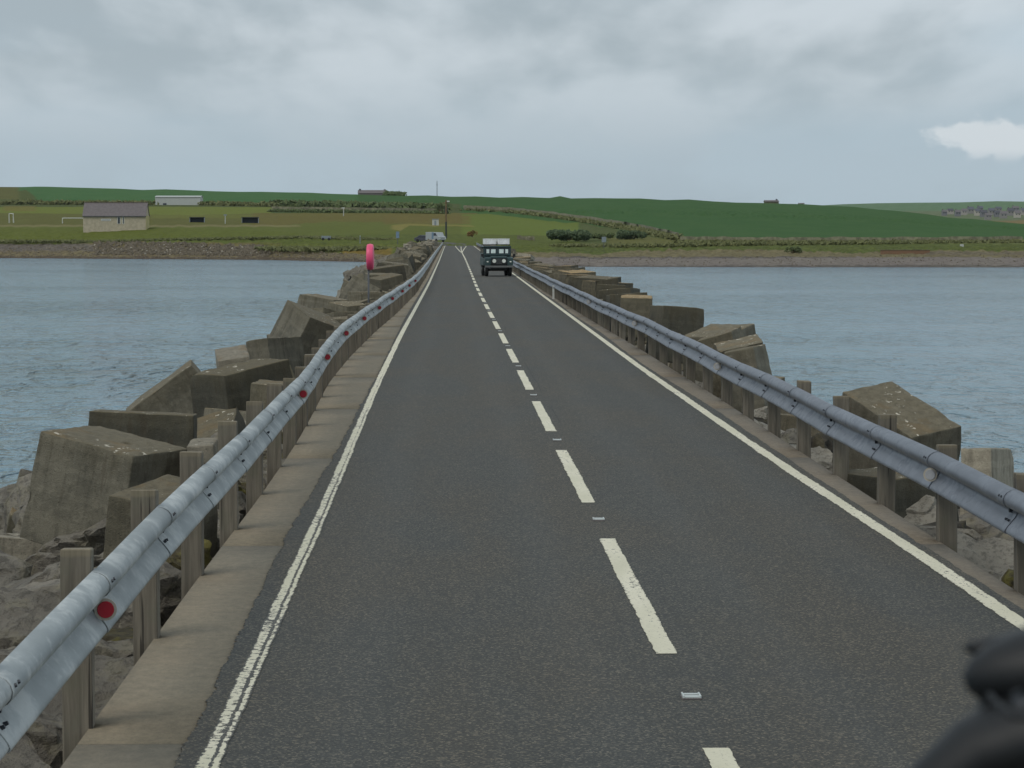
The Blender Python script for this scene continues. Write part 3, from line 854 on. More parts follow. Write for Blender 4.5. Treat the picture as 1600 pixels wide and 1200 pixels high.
# reflecting road studs
stud_base = MB().box(-.054, .054, -.06, .06, 0, .008).mesh('stud_base', bevel=0.004)
stud_lens = MB().box(-.042, .042, -.055, -.02, .008, .018).box(-.042, .042, .02, .055, .008, .018).box(-.05, -.040, -.06, .06, .008, .022).box(.040, .05, -.06, .06, .008, .022).mesh('stud_lens', bevel=0.003)
for s in starts:
    if s > 240: break
    yy = s + 7.42
    if 5 < yy:
        o = link('road_stud', stud_base, M['slate'], road, (float(XC(yy)) + 0.01, yy, 0.004))
        link('lens', stud_lens, M['stud'], o)

# ------------------------------------------------------------------ crash barriers
prof_w = [(0.000, 0.0), (0.034, -0.008), (0.062, -0.024), (0.080, -0.046), (0.088, -0.072), (0.084, -0.098), (0.066, -0.120), (0.030, -0.136), (-0.002, -0.148), (-0.012, -0.164),
          (-0.008, -0.182), (0.008, -0.204), (0.030, -0.228), (0.050, -0.252), (0.066, -0.274), (0.074, -0.292), (0.072, -0.305), (0.062, -0.311), (0.050, -0.312)]


def beam_mesh(name, L, side):
    pts = prof_w + [(x - 0.004, z) for x, z in reversed(prof_w)]
    n = len(pts); ysl = [-0.16, L * 0.5, L - 0.02]
    V = []
    for i, yv in enumerate(ysl):
        f_ = (0.006, 0.0, -0.001)[i]
        for x, z in pts:
            V.append((side * (x + f_), yv, z))
    Fc = []
    for i in range(len(ysl) - 1):
        for k in range(n):
            q = (i * n + k, i * n + (k + 1) % n, (i + 1) * n + (k + 1) % n, (i + 1) * n + k)
            Fc.append(q)
    Fc += [tuple(range(n)), tuple(range(2 * n + n - 1, 2 * n - 1, -1))]
    me = mesh_np(name, V, Fc)
    bm = bmesh.new(); bm.from_mesh(me); bmesh.ops.recalc_face_normals(bm, faces=bm.faces)
    for f in bm.faces: f.smooth = len(f.verts) == 4
    for e in bm.edges:
        if e.calc_face_angle(0) > 1.2: e.smooth = False
    bm.to_mesh(me); bm.free()
    return me


def bolts_mesh(side):
    mb = MB()
    for yv in (-0.10, -0.02):
        for z, xo in ((-0.060, .078), (-0.225, .030)):
            mb.tube((side * xo, yv, z), (side * (xo + .018), yv, z + .008), 0.011, 0.009, 6)
    mb.tube((side * 0.004, -0.06, -0.156), (side * 0.028, -0.06, -0.156), 0.019, 0.016, 6)
    return mb.mesh('bolts')


def post_mesh(name, h, wx, wy):
    cc = [(-wx / 2, -wy / 2), (wx / 2, -wy / 2), (wx / 2, wy / 2), (-wx / 2, wy / 2)]
    V = []; lv = [0, -0.25, -0.5, -0.75, -h]
    for i, z in enumerate(lv):
        for x, y_ in cc: V.append((x + random.uniform(-.003, .003), y_ + random.uniform(-.003, .003), z + (random.uniform(-.008, .008) if i == 0 else 0)))
    Fc = [(0, 1, 2, 3)]
    for i in range(len(lv) - 1):
        for k in range(4): Fc.append((i * 4 + k, (i + 1) * 4 + k, (i + 1) * 4 + (k + 1) % 4, i * 4 + (k + 1) % 4))
    me = mesh_np(name, V, Fc)
    bm = bmesh.new(); bm.from_mesh(me)
    bmesh.ops.bevel(bm, geom=[e for e in bm.edges if e.is_boundary is False and e.calc_face_angle(0) > 0.8], offset=0.006, segments=1, affect='EDGES')
    bmesh.ops.recalc_face_normals(bm, faces=bm.faces); bm.to_mesh(me); bm.free()
    return me


def reflector(parent, side, mat, tilt):
    mb = MB(); q = Matrix.Translation((0, 0, 0))
    base = MB().tube((0, 0.006, 0), (0, -0.006, 0), 0.056, 0.056, 24).build('reflector', M['rim'], parent, (side * 0.070, -0.20, -0.185), (0, 0, tilt))
    MB().tube((0, -0.006, 0), (0, -0.014, 0), 0.043, 0.040, 24).build('lens', mat, base)
    MB().box(-0.012, 0.012, 0.0, 0.10, -0.012, 0.012).build('bracket', M['rim'], base)


SP = 3.03


def crash_barrier(side, X, ztop, zpost, zfar, y_near, y_first, mat, label, refl, refl_mat, tilt, post_w):
    root = empty('crash_barrier', (float(X(y_first)), y_first, 0))
    tag(root, label, 'crash barrier', 'crash barriers along the causeway')
    bm_ = [beam_mesh('rail_beam', SP, side) for _ in range(1)][0]; bo = bolts_mesh(side)
    posts = [post_mesh('post', 2.0, post_w, post_w) for _ in range(4)]
    k0 = -int((y_first + 8) / SP); k = k0
    while True:
        y0 = y_first + k * SP; y1 = y0 + SP
        if y1 > (455 if side > 0 else 470): break
        x0, x1 = float(X(y0)), float(X(y1))
        dz0 = 0.012 * sin(k * 1.7) + 0.008 * sin(k * 0.63); dz1 = 0.012 * sin((k + 1) * 1.7) + 0.008 * sin((k + 1) * 0.63)
        yaw = -atan((x1 - x0) / SP); pit = atan((dz1 - dz0) / SP)
        o = link('rail_beam', bm_, mat, root, (x0 - root.location.x, y0 - y_first, ztop + dz0), (pit, 0, yaw))
        if y0 < 95: tag(link('bolts', bo, M['bolt'], o), kind='stuff')
        if k in refl: reflector(o, side, refl_mat, tilt)
        lean = random.uniform(-.02, .02)
        link('post', random.choice(posts), M['wood'], root, (x0 - side * (0.012 + post_w / 2) - root.location.x, y0 - 0.06 - y_first, (zpost if y0 < y_near else zfar) + random.uniform(-.025, .02)), (random.uniform(-.012, .012), lean, random.uniform(-.04, .04)))
        k += 1
    return root


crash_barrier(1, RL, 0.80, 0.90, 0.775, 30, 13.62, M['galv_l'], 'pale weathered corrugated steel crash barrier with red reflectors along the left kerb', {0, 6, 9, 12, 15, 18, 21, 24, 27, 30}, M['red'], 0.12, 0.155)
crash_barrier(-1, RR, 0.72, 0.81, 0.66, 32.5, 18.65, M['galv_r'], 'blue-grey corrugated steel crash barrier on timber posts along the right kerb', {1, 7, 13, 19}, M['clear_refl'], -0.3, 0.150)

# ------------------------------------------------------------------ concrete armour blocks
def surf_grid(n, edge=0.03):
    mid = np.linspace(-1 + 2.2 * edge, 1 - 2.2 * edge, n - 3)
    return np.concatenate([[-1, -1 + edge * 0.8], mid, [1 - edge * 0.8, 1]])


def block_mesh(name, dx, dy, dz, taper=0.93, n=14, seed=0, rough=0.010, slot=None, chip=0.03):
    g = surf_grid(n); idx = {}; V = []; Fc = []
    def vid(i, j, k):
        key = (i, j, k)
        if key not in idx: idx[key] = len(V); V.append((g[i], g[j], g[k]))
        return idx[key]
    m = len(g) - 1
    for a in range(m):
        for c in range(m):
            Fc.append([vid(a, c, 0), vid(a, c + 1, 0), vid(a + 1, c + 1, 0), vid(a + 1, c, 0)])
            Fc.append([vid(a, c, m), vid(a + 1, c, m), vid(a + 1, c + 1, m), vid(a, c + 1, m)])
            Fc.append([vid(a, 0, c), vid(a + 1, 0, c), vid(a + 1, 0, c + 1), vid(a, 0, c + 1)])
            Fc.append([vid(a, m, c), vid(a, m, c + 1), vid(a + 1, m, c + 1), vid(a + 1, m, c)])
            Fc.append([vid(0, a, c), vid(0, a, c + 1), vid(0, a + 1, c + 1), vid(0, a + 1, c)])
            Fc.append([vid(m, a, c), vid(m, a + 1, c), vid(m, a + 1, c + 1), vid(m, a, c + 1)])
    P = np.array(V); k = 1 + (taper - 1) * (P[:, 2] + 1) / 2
    hs = np.array([dx, dy, dz]) / 2
    Q = P * hs; Q[:, 0] *= k; Q[:, 1] *= k
    r = 0.014
    out = []
    so = Vector((seed * 3.1, seed * 1.7, seed * 0.9))
    for v, p in zip(Q, P):
        kk = 1 + (taper - 1) * (p[2] + 1) / 2
        lim = np.array([hs[0] * kk, hs[1] * kk, hs[2]]) - r
        q = np.clip(v, -lim, lim); dlt = v - q; L = np.linalg.norm(dlt)
        nedge = int((np.abs(p) > 0.93).sum())
        if L > 1e-9: v = q + dlt / L * r
        nn = Vector(dlt / L) if L > 1e-9 else Vector((0, 0, 0))
        nv = noise.noise(Vector(v) * 3.0 + so) * rough + noise.noise(Vector(v) * 11.0 + so) * rough * 0.5
        if nedge >= 2:
            cn = noise.noise(Vector(v) * 4.5 + so * 2)
            nv -= max(0, cn - 0.05) * chip * (1.8 if nedge == 3 else 1)
        out.append(Vector(v) + nn * nv)
    if slot:
        for i, p in enumerate(P):
            if p[2] > 0.99 and slot[0] < p[0] < slot[1] and slot[2] < p[1] < slot[3]: out[i].z -= 0.10
    return mesh_np(name, out, Fc, True)


# poses found by measuring the corners of each block: x y z yaw tilt_x tilt_y width depth height
BL = [
 ('L1', (-3.57, 28.02, -0.22, -0.48, 0.00, 0.19, 1.25, 1.10, 1.15), 'block', 0, 'large slab-sided concrete block with bird-limed brown top behind the nearest left posts'),
 ('L2', (-2.62, 24.51, -0.15, -0.48, 0.11, 0.14, 0.60, 1.05, 0.63), 'block_warm', 1.0, 'pitted brown concrete block tucked between the left crash barrier and the largest block'),
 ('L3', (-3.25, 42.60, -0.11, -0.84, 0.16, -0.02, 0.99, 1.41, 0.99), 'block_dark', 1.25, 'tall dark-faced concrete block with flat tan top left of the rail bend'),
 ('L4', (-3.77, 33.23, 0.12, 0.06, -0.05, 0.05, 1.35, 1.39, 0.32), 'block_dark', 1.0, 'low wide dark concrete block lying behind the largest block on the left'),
 ('L5', (-4.56, 46.0, -0.66, 0.10, 0.05, -0.64, 1.50, 1.1, 1.35), 'block', 0, 'steeply tilted concrete block leaning between the low dark one and the tall dark-faced one'),
 ('L6', (-3.75, 47.5, -0.20, 0.13, 0.15, -0.14, 0.60, 1.22, 1.20), 'block_pale', 0, 'pale concrete block leaning at the water side behind the tall dark-faced block'),
 ('L7', (-3.42, 52.95, 0.23, -0.46, -0.02, -0.15, 0.55, 1.45, 0.36), 'block', 1.1, 'square-ended dark block standing just beyond the pale leaning block'),
 ('L8', (-3.15, 59.5, 0.00, 0.5, 0.30, 0.34, 1.25, 1.3, 1.45), 'block', 0, 'tilted olive-brown block with a peaked corner against the water on the left'),
 ('L9', (-3.51, 73.13, 0.10, 0.95, -0.12, 0.19, 1.17, 1.20, 0.46), 'block_warm', 1.1, 'low brown block beyond the peaked one'),
 ('L10', (-3.74, 80.86, 0.40, 1.13, 0.15, 0.02, 1.17, 1.29, 0.34), 'block', 1.1, 'dark block with a level top left of the lifebuoy pole'),
 ('L11', (-2.95, 92.89, 0.23, 1.24, 0.45, 0.35, 1.18, 1.21, 0.96), 'block', 0, 'pointed tilted block right beside the lifebuoy pole'),
 ('L12', (-2.55, 85.03, 0.25, -1.08, -0.01, -0.08, 1.0, 1.0, 0.58), 'block_warm', 1.1, 'squat block below the lifebuoy cover nearest the rail'),
 ('L13', (-2.44, 106.07, 0.45, -1.06, 0.21, 0.07, 1.04, 1.09, 0.66), 'block_warm', 1.1, 'brown flat block just beyond the lifebuoy on the left'),
 ('L14', (-2.52, 27.93, -0.17, -0.02, 0.06, -0.07, 0.30, 0.6, 1.00), 'block_pale', 0, 'small pale upright block with a dark hole between two left posts'),
 ('L15', (-2.75, 41.15, -0.13, -0.04, 0.00, 0.07, 0.51, 1.22, 0.68), 'block_warm', 1.0, 'chipped brown block in front of the tall dark-faced one'),
 ('R1', (5.27, 31.20, 0.32, -1.11, 0.15, 0.35, 1.46, 0.78, 0.28), 'block', 0.95, 'tilted slab-like concrete block with broad brown top behind the right posts'),
 ('R2', (5.91, 29.29, -0.08, -0.42, -0.08, -0.04, 0.36, 1.19, 0.42), 'block_pale', 1.0, 'pale-ended upright concrete block at the right edge of the view'),
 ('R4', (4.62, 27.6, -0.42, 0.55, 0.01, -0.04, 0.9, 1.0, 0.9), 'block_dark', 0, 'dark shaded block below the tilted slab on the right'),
 ('R9a', (5.02, 49.9, 0.60, 1.00, -0.03, -0.17, 1.30, 1.0, 0.17), 'block', 1.0, 'uppermost leaning slab of the right-hand cluster beside the rail'),
 ('R9b', (4.95, 47.63, 0.18, -0.26, 0.06, -0.28, 0.69, 1.20, 1.10), 'block_warm', 0, 'tilted block with a dark lifting hole in the right-hand cluster'),
 ('R9c', (5.00, 45.77, 0.33, -0.02, 0.08, -0.22, 0.82, 1.2, 0.60), 'block', 1.1, 'front block of the right-hand cluster with dark camera-side face'),
 ('R9d', (4.85, 43.58, 0.29, 1.16, -0.20, -0.03, 0.75, 0.6, 0.66), 'block', 1.2, 'narrow upright block at the water side of the right-hand cluster'),
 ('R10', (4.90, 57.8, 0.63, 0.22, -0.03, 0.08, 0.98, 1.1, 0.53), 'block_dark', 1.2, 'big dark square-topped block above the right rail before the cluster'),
 ('R11', (4.75, 67.95, 0.70, -0.07, 0.04, 0.02, 0.85, 1.3, 0.37), 'block_lichen', 1.0, 'block with yellow-lichened top beyond the big dark one on the right'),
]
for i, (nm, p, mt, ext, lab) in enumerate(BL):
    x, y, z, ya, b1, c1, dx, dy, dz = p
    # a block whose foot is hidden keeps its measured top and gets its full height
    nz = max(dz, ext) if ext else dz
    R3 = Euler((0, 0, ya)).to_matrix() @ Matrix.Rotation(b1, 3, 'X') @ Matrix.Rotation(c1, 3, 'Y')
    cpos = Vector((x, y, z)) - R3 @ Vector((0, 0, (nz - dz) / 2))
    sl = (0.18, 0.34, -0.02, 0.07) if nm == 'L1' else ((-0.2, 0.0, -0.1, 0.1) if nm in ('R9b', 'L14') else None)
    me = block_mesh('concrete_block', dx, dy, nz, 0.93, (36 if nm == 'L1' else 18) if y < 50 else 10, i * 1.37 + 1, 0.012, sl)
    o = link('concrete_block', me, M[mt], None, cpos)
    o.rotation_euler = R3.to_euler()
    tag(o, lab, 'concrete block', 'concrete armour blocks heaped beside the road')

variants = [block_mesh('concrete_block', *dm, 0.93, 9, 50 + i * 2.3, 0.015, None, 0.05) for i, dm in enumerate([(1.2, 1.5, 1.1), (1.3, 1.3, 1.2), (1.0, 1.5, 1.2), (1.5, 1.2, 0.9), (0.9, 1.1, 1.3), (1.4, 1.6, 1.0)])]
vmat = {}
for i, v in enumerate(variants):
    for mn in ('block', 'block_dark', 'block_warm', 'block_pale', 'block_lichen'):
        c = v.copy(); c.materials.append(M[mn]); vmat[(i, mn)] = c


def rand_block(x, y, z, lab, mn=None, sc=1.0, tilt=0.3):
    mn = mn or random.choice(['block', 'block', 'block_warm', 'block_dark', 'block_warm', 'block_pale'])
    o = link('concrete_block', vmat[(random.randrange(len(variants)), mn)], None, None, (x, y, z), (random.uniform(-tilt, tilt), random.uniform(-tilt, tilt), random.uniform(0, pi)))
    o.scale = (sc, sc, sc)
    tag(o, lab, 'concrete block', 'concrete armour blocks heaped beside the road')
    return o


LAB = {
 ('l', 0): 'one of the lower concrete blocks sloping from the left barrier into the sea',
 ('l', 1): 'one of the far concrete blocks heaped beyond the pink lifebuoy cover',
 ('l', 2): 'one of the jumbled pale blocks where the left heap meets the shore',
 ('r', 0): 'one of the lower concrete blocks sloping from the right barrier into the sea',
 ('r', 1): 'one of the far lichen-topped blocks heaped beside the oncoming vehicle',
}
# lower tier, near, left and right (below the measured ones)
for y in np.arange(30, 100, 3.4):
    rand_block(-4.9 + random.uniform(-.3, .3), y, -1.35 + random.uniform(-.15, .1), LAB[('l', 0)], None, 0.95)
    if y > 36: rand_block(-3.3 + random.uniform(-.3, .3), y, -0.75 + random.uniform(-.15, .1), LAB[('l', 0)], None, 0.9)
    rand_block(7.2 + random.uniform(-.4, .4), y + 1, -1.75 + random.uniform(-.2, .1), LAB[('r', 0)], None, 0.95)
    if y > 34: rand_block(5.6 + random.uniform(-.3, .3), y, -0.80 + random.uniform(-.15, .1), LAB[('r', 0)], None, 0.9)
y = 64.0
while y < 100:
    rand_block(-2.75 + random.uniform(-.15, .1), y, 0.0 + random.uniform(-.1, .1), LAB[('l', 0)], 'block_warm', 0.75, 0.2)
    y += 4.2
for y in np.arange(74, 210, 3.3):       # right, beyond the measured ones
    f_ = 0.45 if y < 120 else 0.15
    rand_block(4.95 + random.uniform(-.15, .2) + (y > 150) * 0.2, y, f_ + random.uniform(-.16, .14), LAB[('r', 1)], random.choice(['block_lichen', 'block_lichen', 'block_warm', 'block_dark']), 0.85, 0.14)
    if y > 100: rand_block(6.3 + random.uniform(-.3, .3), y + 1, -0.9, LAB[('r', 1)], None, 0.95)
for y in np.arange(112, 300, 4.2):
    rand_block(-2.65 + random.uniform(-.35, .2), y, 0.38 + random.uniform(-.2, .2), LAB[('l', 1)], random.choice(['block_warm', 'block', 'block_dark']), 0.95, 0.3)
    rand_block(-3.9 + random.uniform(-.4, .4), y + 2, -0.35 + random.uniform(-.2, .2), LAB[('l', 1)], None, 1.0, 0.35)
for y in np.arange(306, 474, 4.2):
    rand_block(-2.9 + random.uniform(-.9, .4), y, 0.25 + random.uniform(-.3, .35) + (y > 400) * .3, LAB[('l', 2)], random.choice(['block_pale', 'block', 'block_pale', 'block_dark']), random.uniform(.65, .95), 0.3)
    rand_block(-5.2 + random.uniform(-1.2, 1.0), y + 2, -0.45 + random.uniform(-.4, .4) + (y > 400) * .5, LAB[('l', 2)], random.choice(['block_pale', 'block_warm', 'block']), random.uniform(.7, 1.0), 0.35)
for y in np.arange(214, 420, 7.0):
    rand_block(5.9 + random.uniform(-.3, .6), y, -0.1 + random.uniform(-.2, .2), LAB[('r', 1)], None, 1.0, 0.3)


# ------------------------------------------------------------------ rubble rocks
def rock_mesh(name, seed, detail=2, sx=1.0, sy=1.0, sz=0.75, amp=0.10):
    r0 = random.Random(seed)
    bm = bmesh.new()
    pts = [Vector((r0.gauss(0, 1), r0.gauss(0, 1), r0.gauss(0, 1))).normalized() * r0.uniform(0.42, 0.56) for _ in range(15)]
    for p in pts: bm.verts.new((p.x * sx, p.y * sy, p.z * sz))
    bmesh.ops.convex_hull(bm, input=bm.verts)
    for v in [v for v in bm.verts if not v.link_faces]: bm.verts.remove(v)
    bmesh.ops.triangulate(bm, faces=bm.faces)
    bmesh.ops.bevel(bm, geom=list(bm.edges), offset=0.02, segments=1, affect='EDGES')
    bmesh.ops.triangulate(bm, faces=bm.faces)
    for _ in range(detail): bmesh.ops.subdivide_edges(bm, edges=[e for e in bm.edges if e.calc_length() > 0.09], cuts=1)
    bmesh.ops.triangulate(bm, faces=bm.faces)
    so = Vector((seed * 1.3, seed * 0.7, 2.1))
    for v in bm.verts:
        n = v.co.normalized()
        v.co += n * (noise.noise(v.co * 3 + so) * amp + noise.noise(v.co * 9 + so) * amp * 0.55 + noise.noise(v.co * 24 + so) * amp * 0.28)
    me = bpy.data.meshes.new(name); bm.to_mesh(me); bm.free()
    return me


rocks = [rock_mesh('rubble_rock', 100 + i, 3, 1.0, 1.0 + 0.3 * (i % 3), 0.8) for i in range(6)]
rmat = {}
for i, r in enumerate(rocks):
    for mn in ('rock', 'rock_pale', 'rock_moss', 'core'):
        c = r.copy(); c.materials.append(M[mn]); rmat[(i, mn)] = c


def rock(x, y, z, s, mn, lab, grp=None, i=None, rot=None):
    o = link('rubble_rock', rmat[(random.randrange(6) if i is None else i, mn)], None, None, (x, y, z), rot or (random.uniform(0, 6), random.uniform(0, 6), random.uniform(0, 6)))
    o.scale = (s, s, s) if np.isscalar(s) else s
    tag(o, lab, 'rock', grp)
    return o


RG = 'rubble rocks packed against the causeway edge'
ORD = ['first', 'second', 'third', 'fourth', 'fifth', 'sixth', 'seventh', 'eighth', 'ninth', 'tenth', 'eleventh', 'twelfth', 'thirteenth', 'fourteenth', 'fifteenth']


def rubble_row(side, x, dx, per, row, y_first, bays, z, dz, s0, s1, mats):
    which = {2: ('nearer', 'farther'), 3: ('nearest', 'middle', 'farthest')}[per]
    sd_ = 'left' if side > 0 else 'right'
    for bay in range(-1, bays):
        for q in range(per):
            y = y_first + bay * SP + (q + 0.5) * SP / per + random.uniform(-.1, .1)
            s_ = random.uniform(s0, s1)
            where = f'past the {ORD[bay]} {sd_} post' if bay >= 0 else f'in front of the first {sd_} post'
            rock(x + random.uniform(-dx, dx), y, z + random.uniform(-dz, dz), (s_ * 1.0, s_ * random.uniform(1.0, 1.25), s_ * random.uniform(.75, .95)), random.choice(mats),
                 f'rubble rock {row}, {which[q]} of {per} {where}', RG, rot=(random.uniform(-.5, .5), random.uniform(-.5, .5), random.uniform(0, 6)))


rubble_row(1, -2.40, .10, 3, 'at the kerb foot', 13.62, 14, -.58, .12, .75, 1.1, ['rock', 'rock', 'rock_moss'])
rubble_row(1, -3.25, .20, 2, 'below the kerb row', 13.62, 12, -.85, .14, 1.3, 1.7, ['rock'])
rubble_row(1, -4.4, .25, 2, 'nearest the sea', 13.62, 9, -1.35, .15, 1.6, 2.2, ['rock'])
rubble_row(-1, 4.62, .10, 3, 'at the kerb foot', 18.65, 12, -.58, .10, .75, 1.05, ['rock_pale', 'rock', 'core'])
rubble_row(-1, 5.6, .20, 2, 'below the kerb row', 18.65, 11, -1.05, .14, 1.3, 1.7, ['rock_pale', 'rock', 'core'])
rock(4.78, 27.4, -0.42, (.75, .7, .75), 'rock_pale', 'pale grey rubble lump between the third and fourth right posts', None, 1, (0, 0, .4))
rock(4.58, 22.9, -0.40, (.85, .9, .80), 'rock_pale', 'pale wedge of rubble just right of the nearest whole right post', None, 2, (.2, -.3, 1.2))
rock(4.50, 20.3, -0.26, (.75, .8, .75), 'rock_moss', 'yellow-mossed craggy rock at the right edge beside the kerb', None, 3, (.5, .2, .3))
rock(4.40, 24.6, -0.50, (.7, .8, .6), 'core', 'dark wet rock beside the kerb between two pale lumps', None, 4, (.1, .3, .8))
rock(-4.6, 24.0, -0.75, (1.9, 1.8, 1.3), 'rock', 'large rough grey boulder at the left edge below the biggest block', None, 0, (.2, .1, .5))
rock(-3.0, 19.6, -0.62, (1.2, 1.3, .95), 'rock', 'craggy brown boulder left of the nearest timber post', None, 5, (.3, -.5, .9))
rock(-6.3, 27.6, -.35, (.55, .6, .8), 'core', 'dark kelp-covered rock poking out left of the biggest block at the water', None, 4, (.2, .4, .3))
rock(-3.5, 17.6, -0.85, (1.3, 1.3, 1.0), 'rock', 'dark brown boulder at the left edge beyond the steel rail', None, 2, (.1, .4, 2.0))

# far rubble under the blocks, too many and small to count
def heap(name, x0, x1, y0, y1, zf, n, s0, s1, mat):
    base = rock_mesh('tmp', 300, 0, 1, 1.1, 0.8, 0.05)
    vs = np.array([v.co[:] for v in base.vertices]); fs = [tuple(p.vertices) for p in base.polygons]
    V = []; Fc = []
    for _ in range(n):
        y = random.uniform(y0, y1); x = random.uniform(x0, x1)
        R = np.array(Euler((random.uniform(0, 6), random.uniform(0, 6), random.uniform(0, 6))).to_matrix()); s = random.uniform(s0, s1)
        o = len(V); V += list((vs @ R.T) * s + np.array([x, y, zf(x, y)])); Fc += [tuple(i + o for i in f) for f in fs]
    return tag(link(name, mesh_np(name, V, Fc), mat), None, None, None, 'stuff')


heap('rubble', -6.0, -2.2, 60, 300, lambda x, y: -1.0 + (x + 2.2) * 0.42 + random.uniform(-.15, .2), 1100, .5, 1.1, M['rock'])
heap('rubble', 4.5, 9.0, 58, 420, lambda x, y: -0.85 - (x - 4.5) * 0.42 + random.uniform(-.15, .2), 1200, .5, 1.1, M['rock'])
heap('rubble', -12.0, -2.0, 300, 500, lambda x, y: -0.25 + (x + 2.0) * 0.26 + random.uniform(-.3, .3), 700, .8, 1.8, M['rock'])
heap('rubble', -9.5, -4.2, 24, 60, lambda x, y: -1.6 + (x + 4.2) * 0.33 + random.uniform(-.2, .2), 260, .6, 1.3, M['rock'])
heap('rubble', 6.3, 12.5, 16, 58, lambda x, y: -1.5 - (x - 6.3) * 0.33 + random.uniform(-.2, .2), 300, .6, 1.3, M['rock'])

def beach_stones(name, u0, u1, n, y0, y1, s0, s1, mat):
    base = rock_mesh('tmp', 301, 0, 1, 1.1, 0.7, 0.05)
    vs = np.array([v.co[:] for v in base.vertices]); fs = [tuple(p.vertices) for p in base.polygons]
    V = []; Fc = []
    for _ in range(n):
        u = random.uniform(u0, u1)
        Dw = float(np.interp(u, TU, T_D[:, 1])); Db = float(np.interp(u, TU, T_D[:, 2]))
        D = Dw + (Db - Dw) * random.uniform(y0, y1)
        R = np.array(Euler((random.uniform(0, 6), random.uniform(0, 6), random.uniform(0, 6))).to_matrix()); s = random.uniform(s0, s1)
        o = len(V); V += list((vs @ R.T) * s + np.array([*gp(u, D)])); Fc += [tuple(i + o for i in f) for f in fs]
    tag(link(name, mesh_np(name, V, Fc), mat), None, None, None, 'stuff')


beach_stones('beach_stones', 150, 420, 1500, 0.25, 1.05, .4, 1.2, M['beach_rock'])
beach_stones('beach_stones', 150, 420, 140, 0.25, 1.0, .4, .8, M['rock_pale'])
beach_stones('beach_stones', -80, 620, 1200, 0.05, 0.8, .2, .7, M['beach_rock'])
beach_stones('beach_stones', 860, 1640, 700, 0.05, 0.9, .12, .32, M['beach_rock'])

# ------------------------------------------------------------------ lifebuoy cover on its pole
lb = empty('lifebuoy_stand', (*at(577, 468, 80).xy, 0))
tag(lb, 'bright pink lifebuoy cover seen edge-on atop a thin grey pole behind the left rail', 'lifebuoy')
MB().tube((-.02, 0, -1.0), (-.02, 0, 1.75), 0.028, 0.028, 12).build('pole', M['pole_grey'], lb, smooth=True)
prof = [(0.0, -0.100), (0.33, -0.100), (0.358, -0.094), (0.377, -0.075), (0.385, -0.03), (0.385, 0.03), (0.377, 0.075), (0.358, 0.096), (0.33, 0.102), (0.0, 0.102)]
Mx = Matrix.Rotation(pi / 2, 4, 'Y')
MB().lathe(prof, 40, Matrix.Translation((0.03, 0, 1.77)) @ Mx).build('cover', M['pink'], lb, smooth=True, rot=(0, 0, radians(-1.5)))
MB().lathe([(0.388, -.012), (.394, -.012), (.394, .012), (.388, .012)], 40, Matrix.Translation((0.03, 0, 1.77)) @ Mx).build('seam', M['pink'], lb, rot=(0, 0, radians(-1.5)))
MB().box(-.05, .01, -.03, .03, 1.36, 1.46).build('clamp', M['pole_grey'], lb)

mp = empty('marker_post', (*at(872, 466, 101).xy, 0)); mp.location.x = float(RR(101)) - 0.09
tag(mp, 'short white marker post standing on the right kerb in front of the rail', 'marker post')
MB().box(-.035, .035, -.03, .03, 0, .50).build('post', M['white'], mp, bevel=.005)
MB().box(-.028, .028, -.036, -.031, .38, .46).build('reflector', M['clear_refl'], mp)

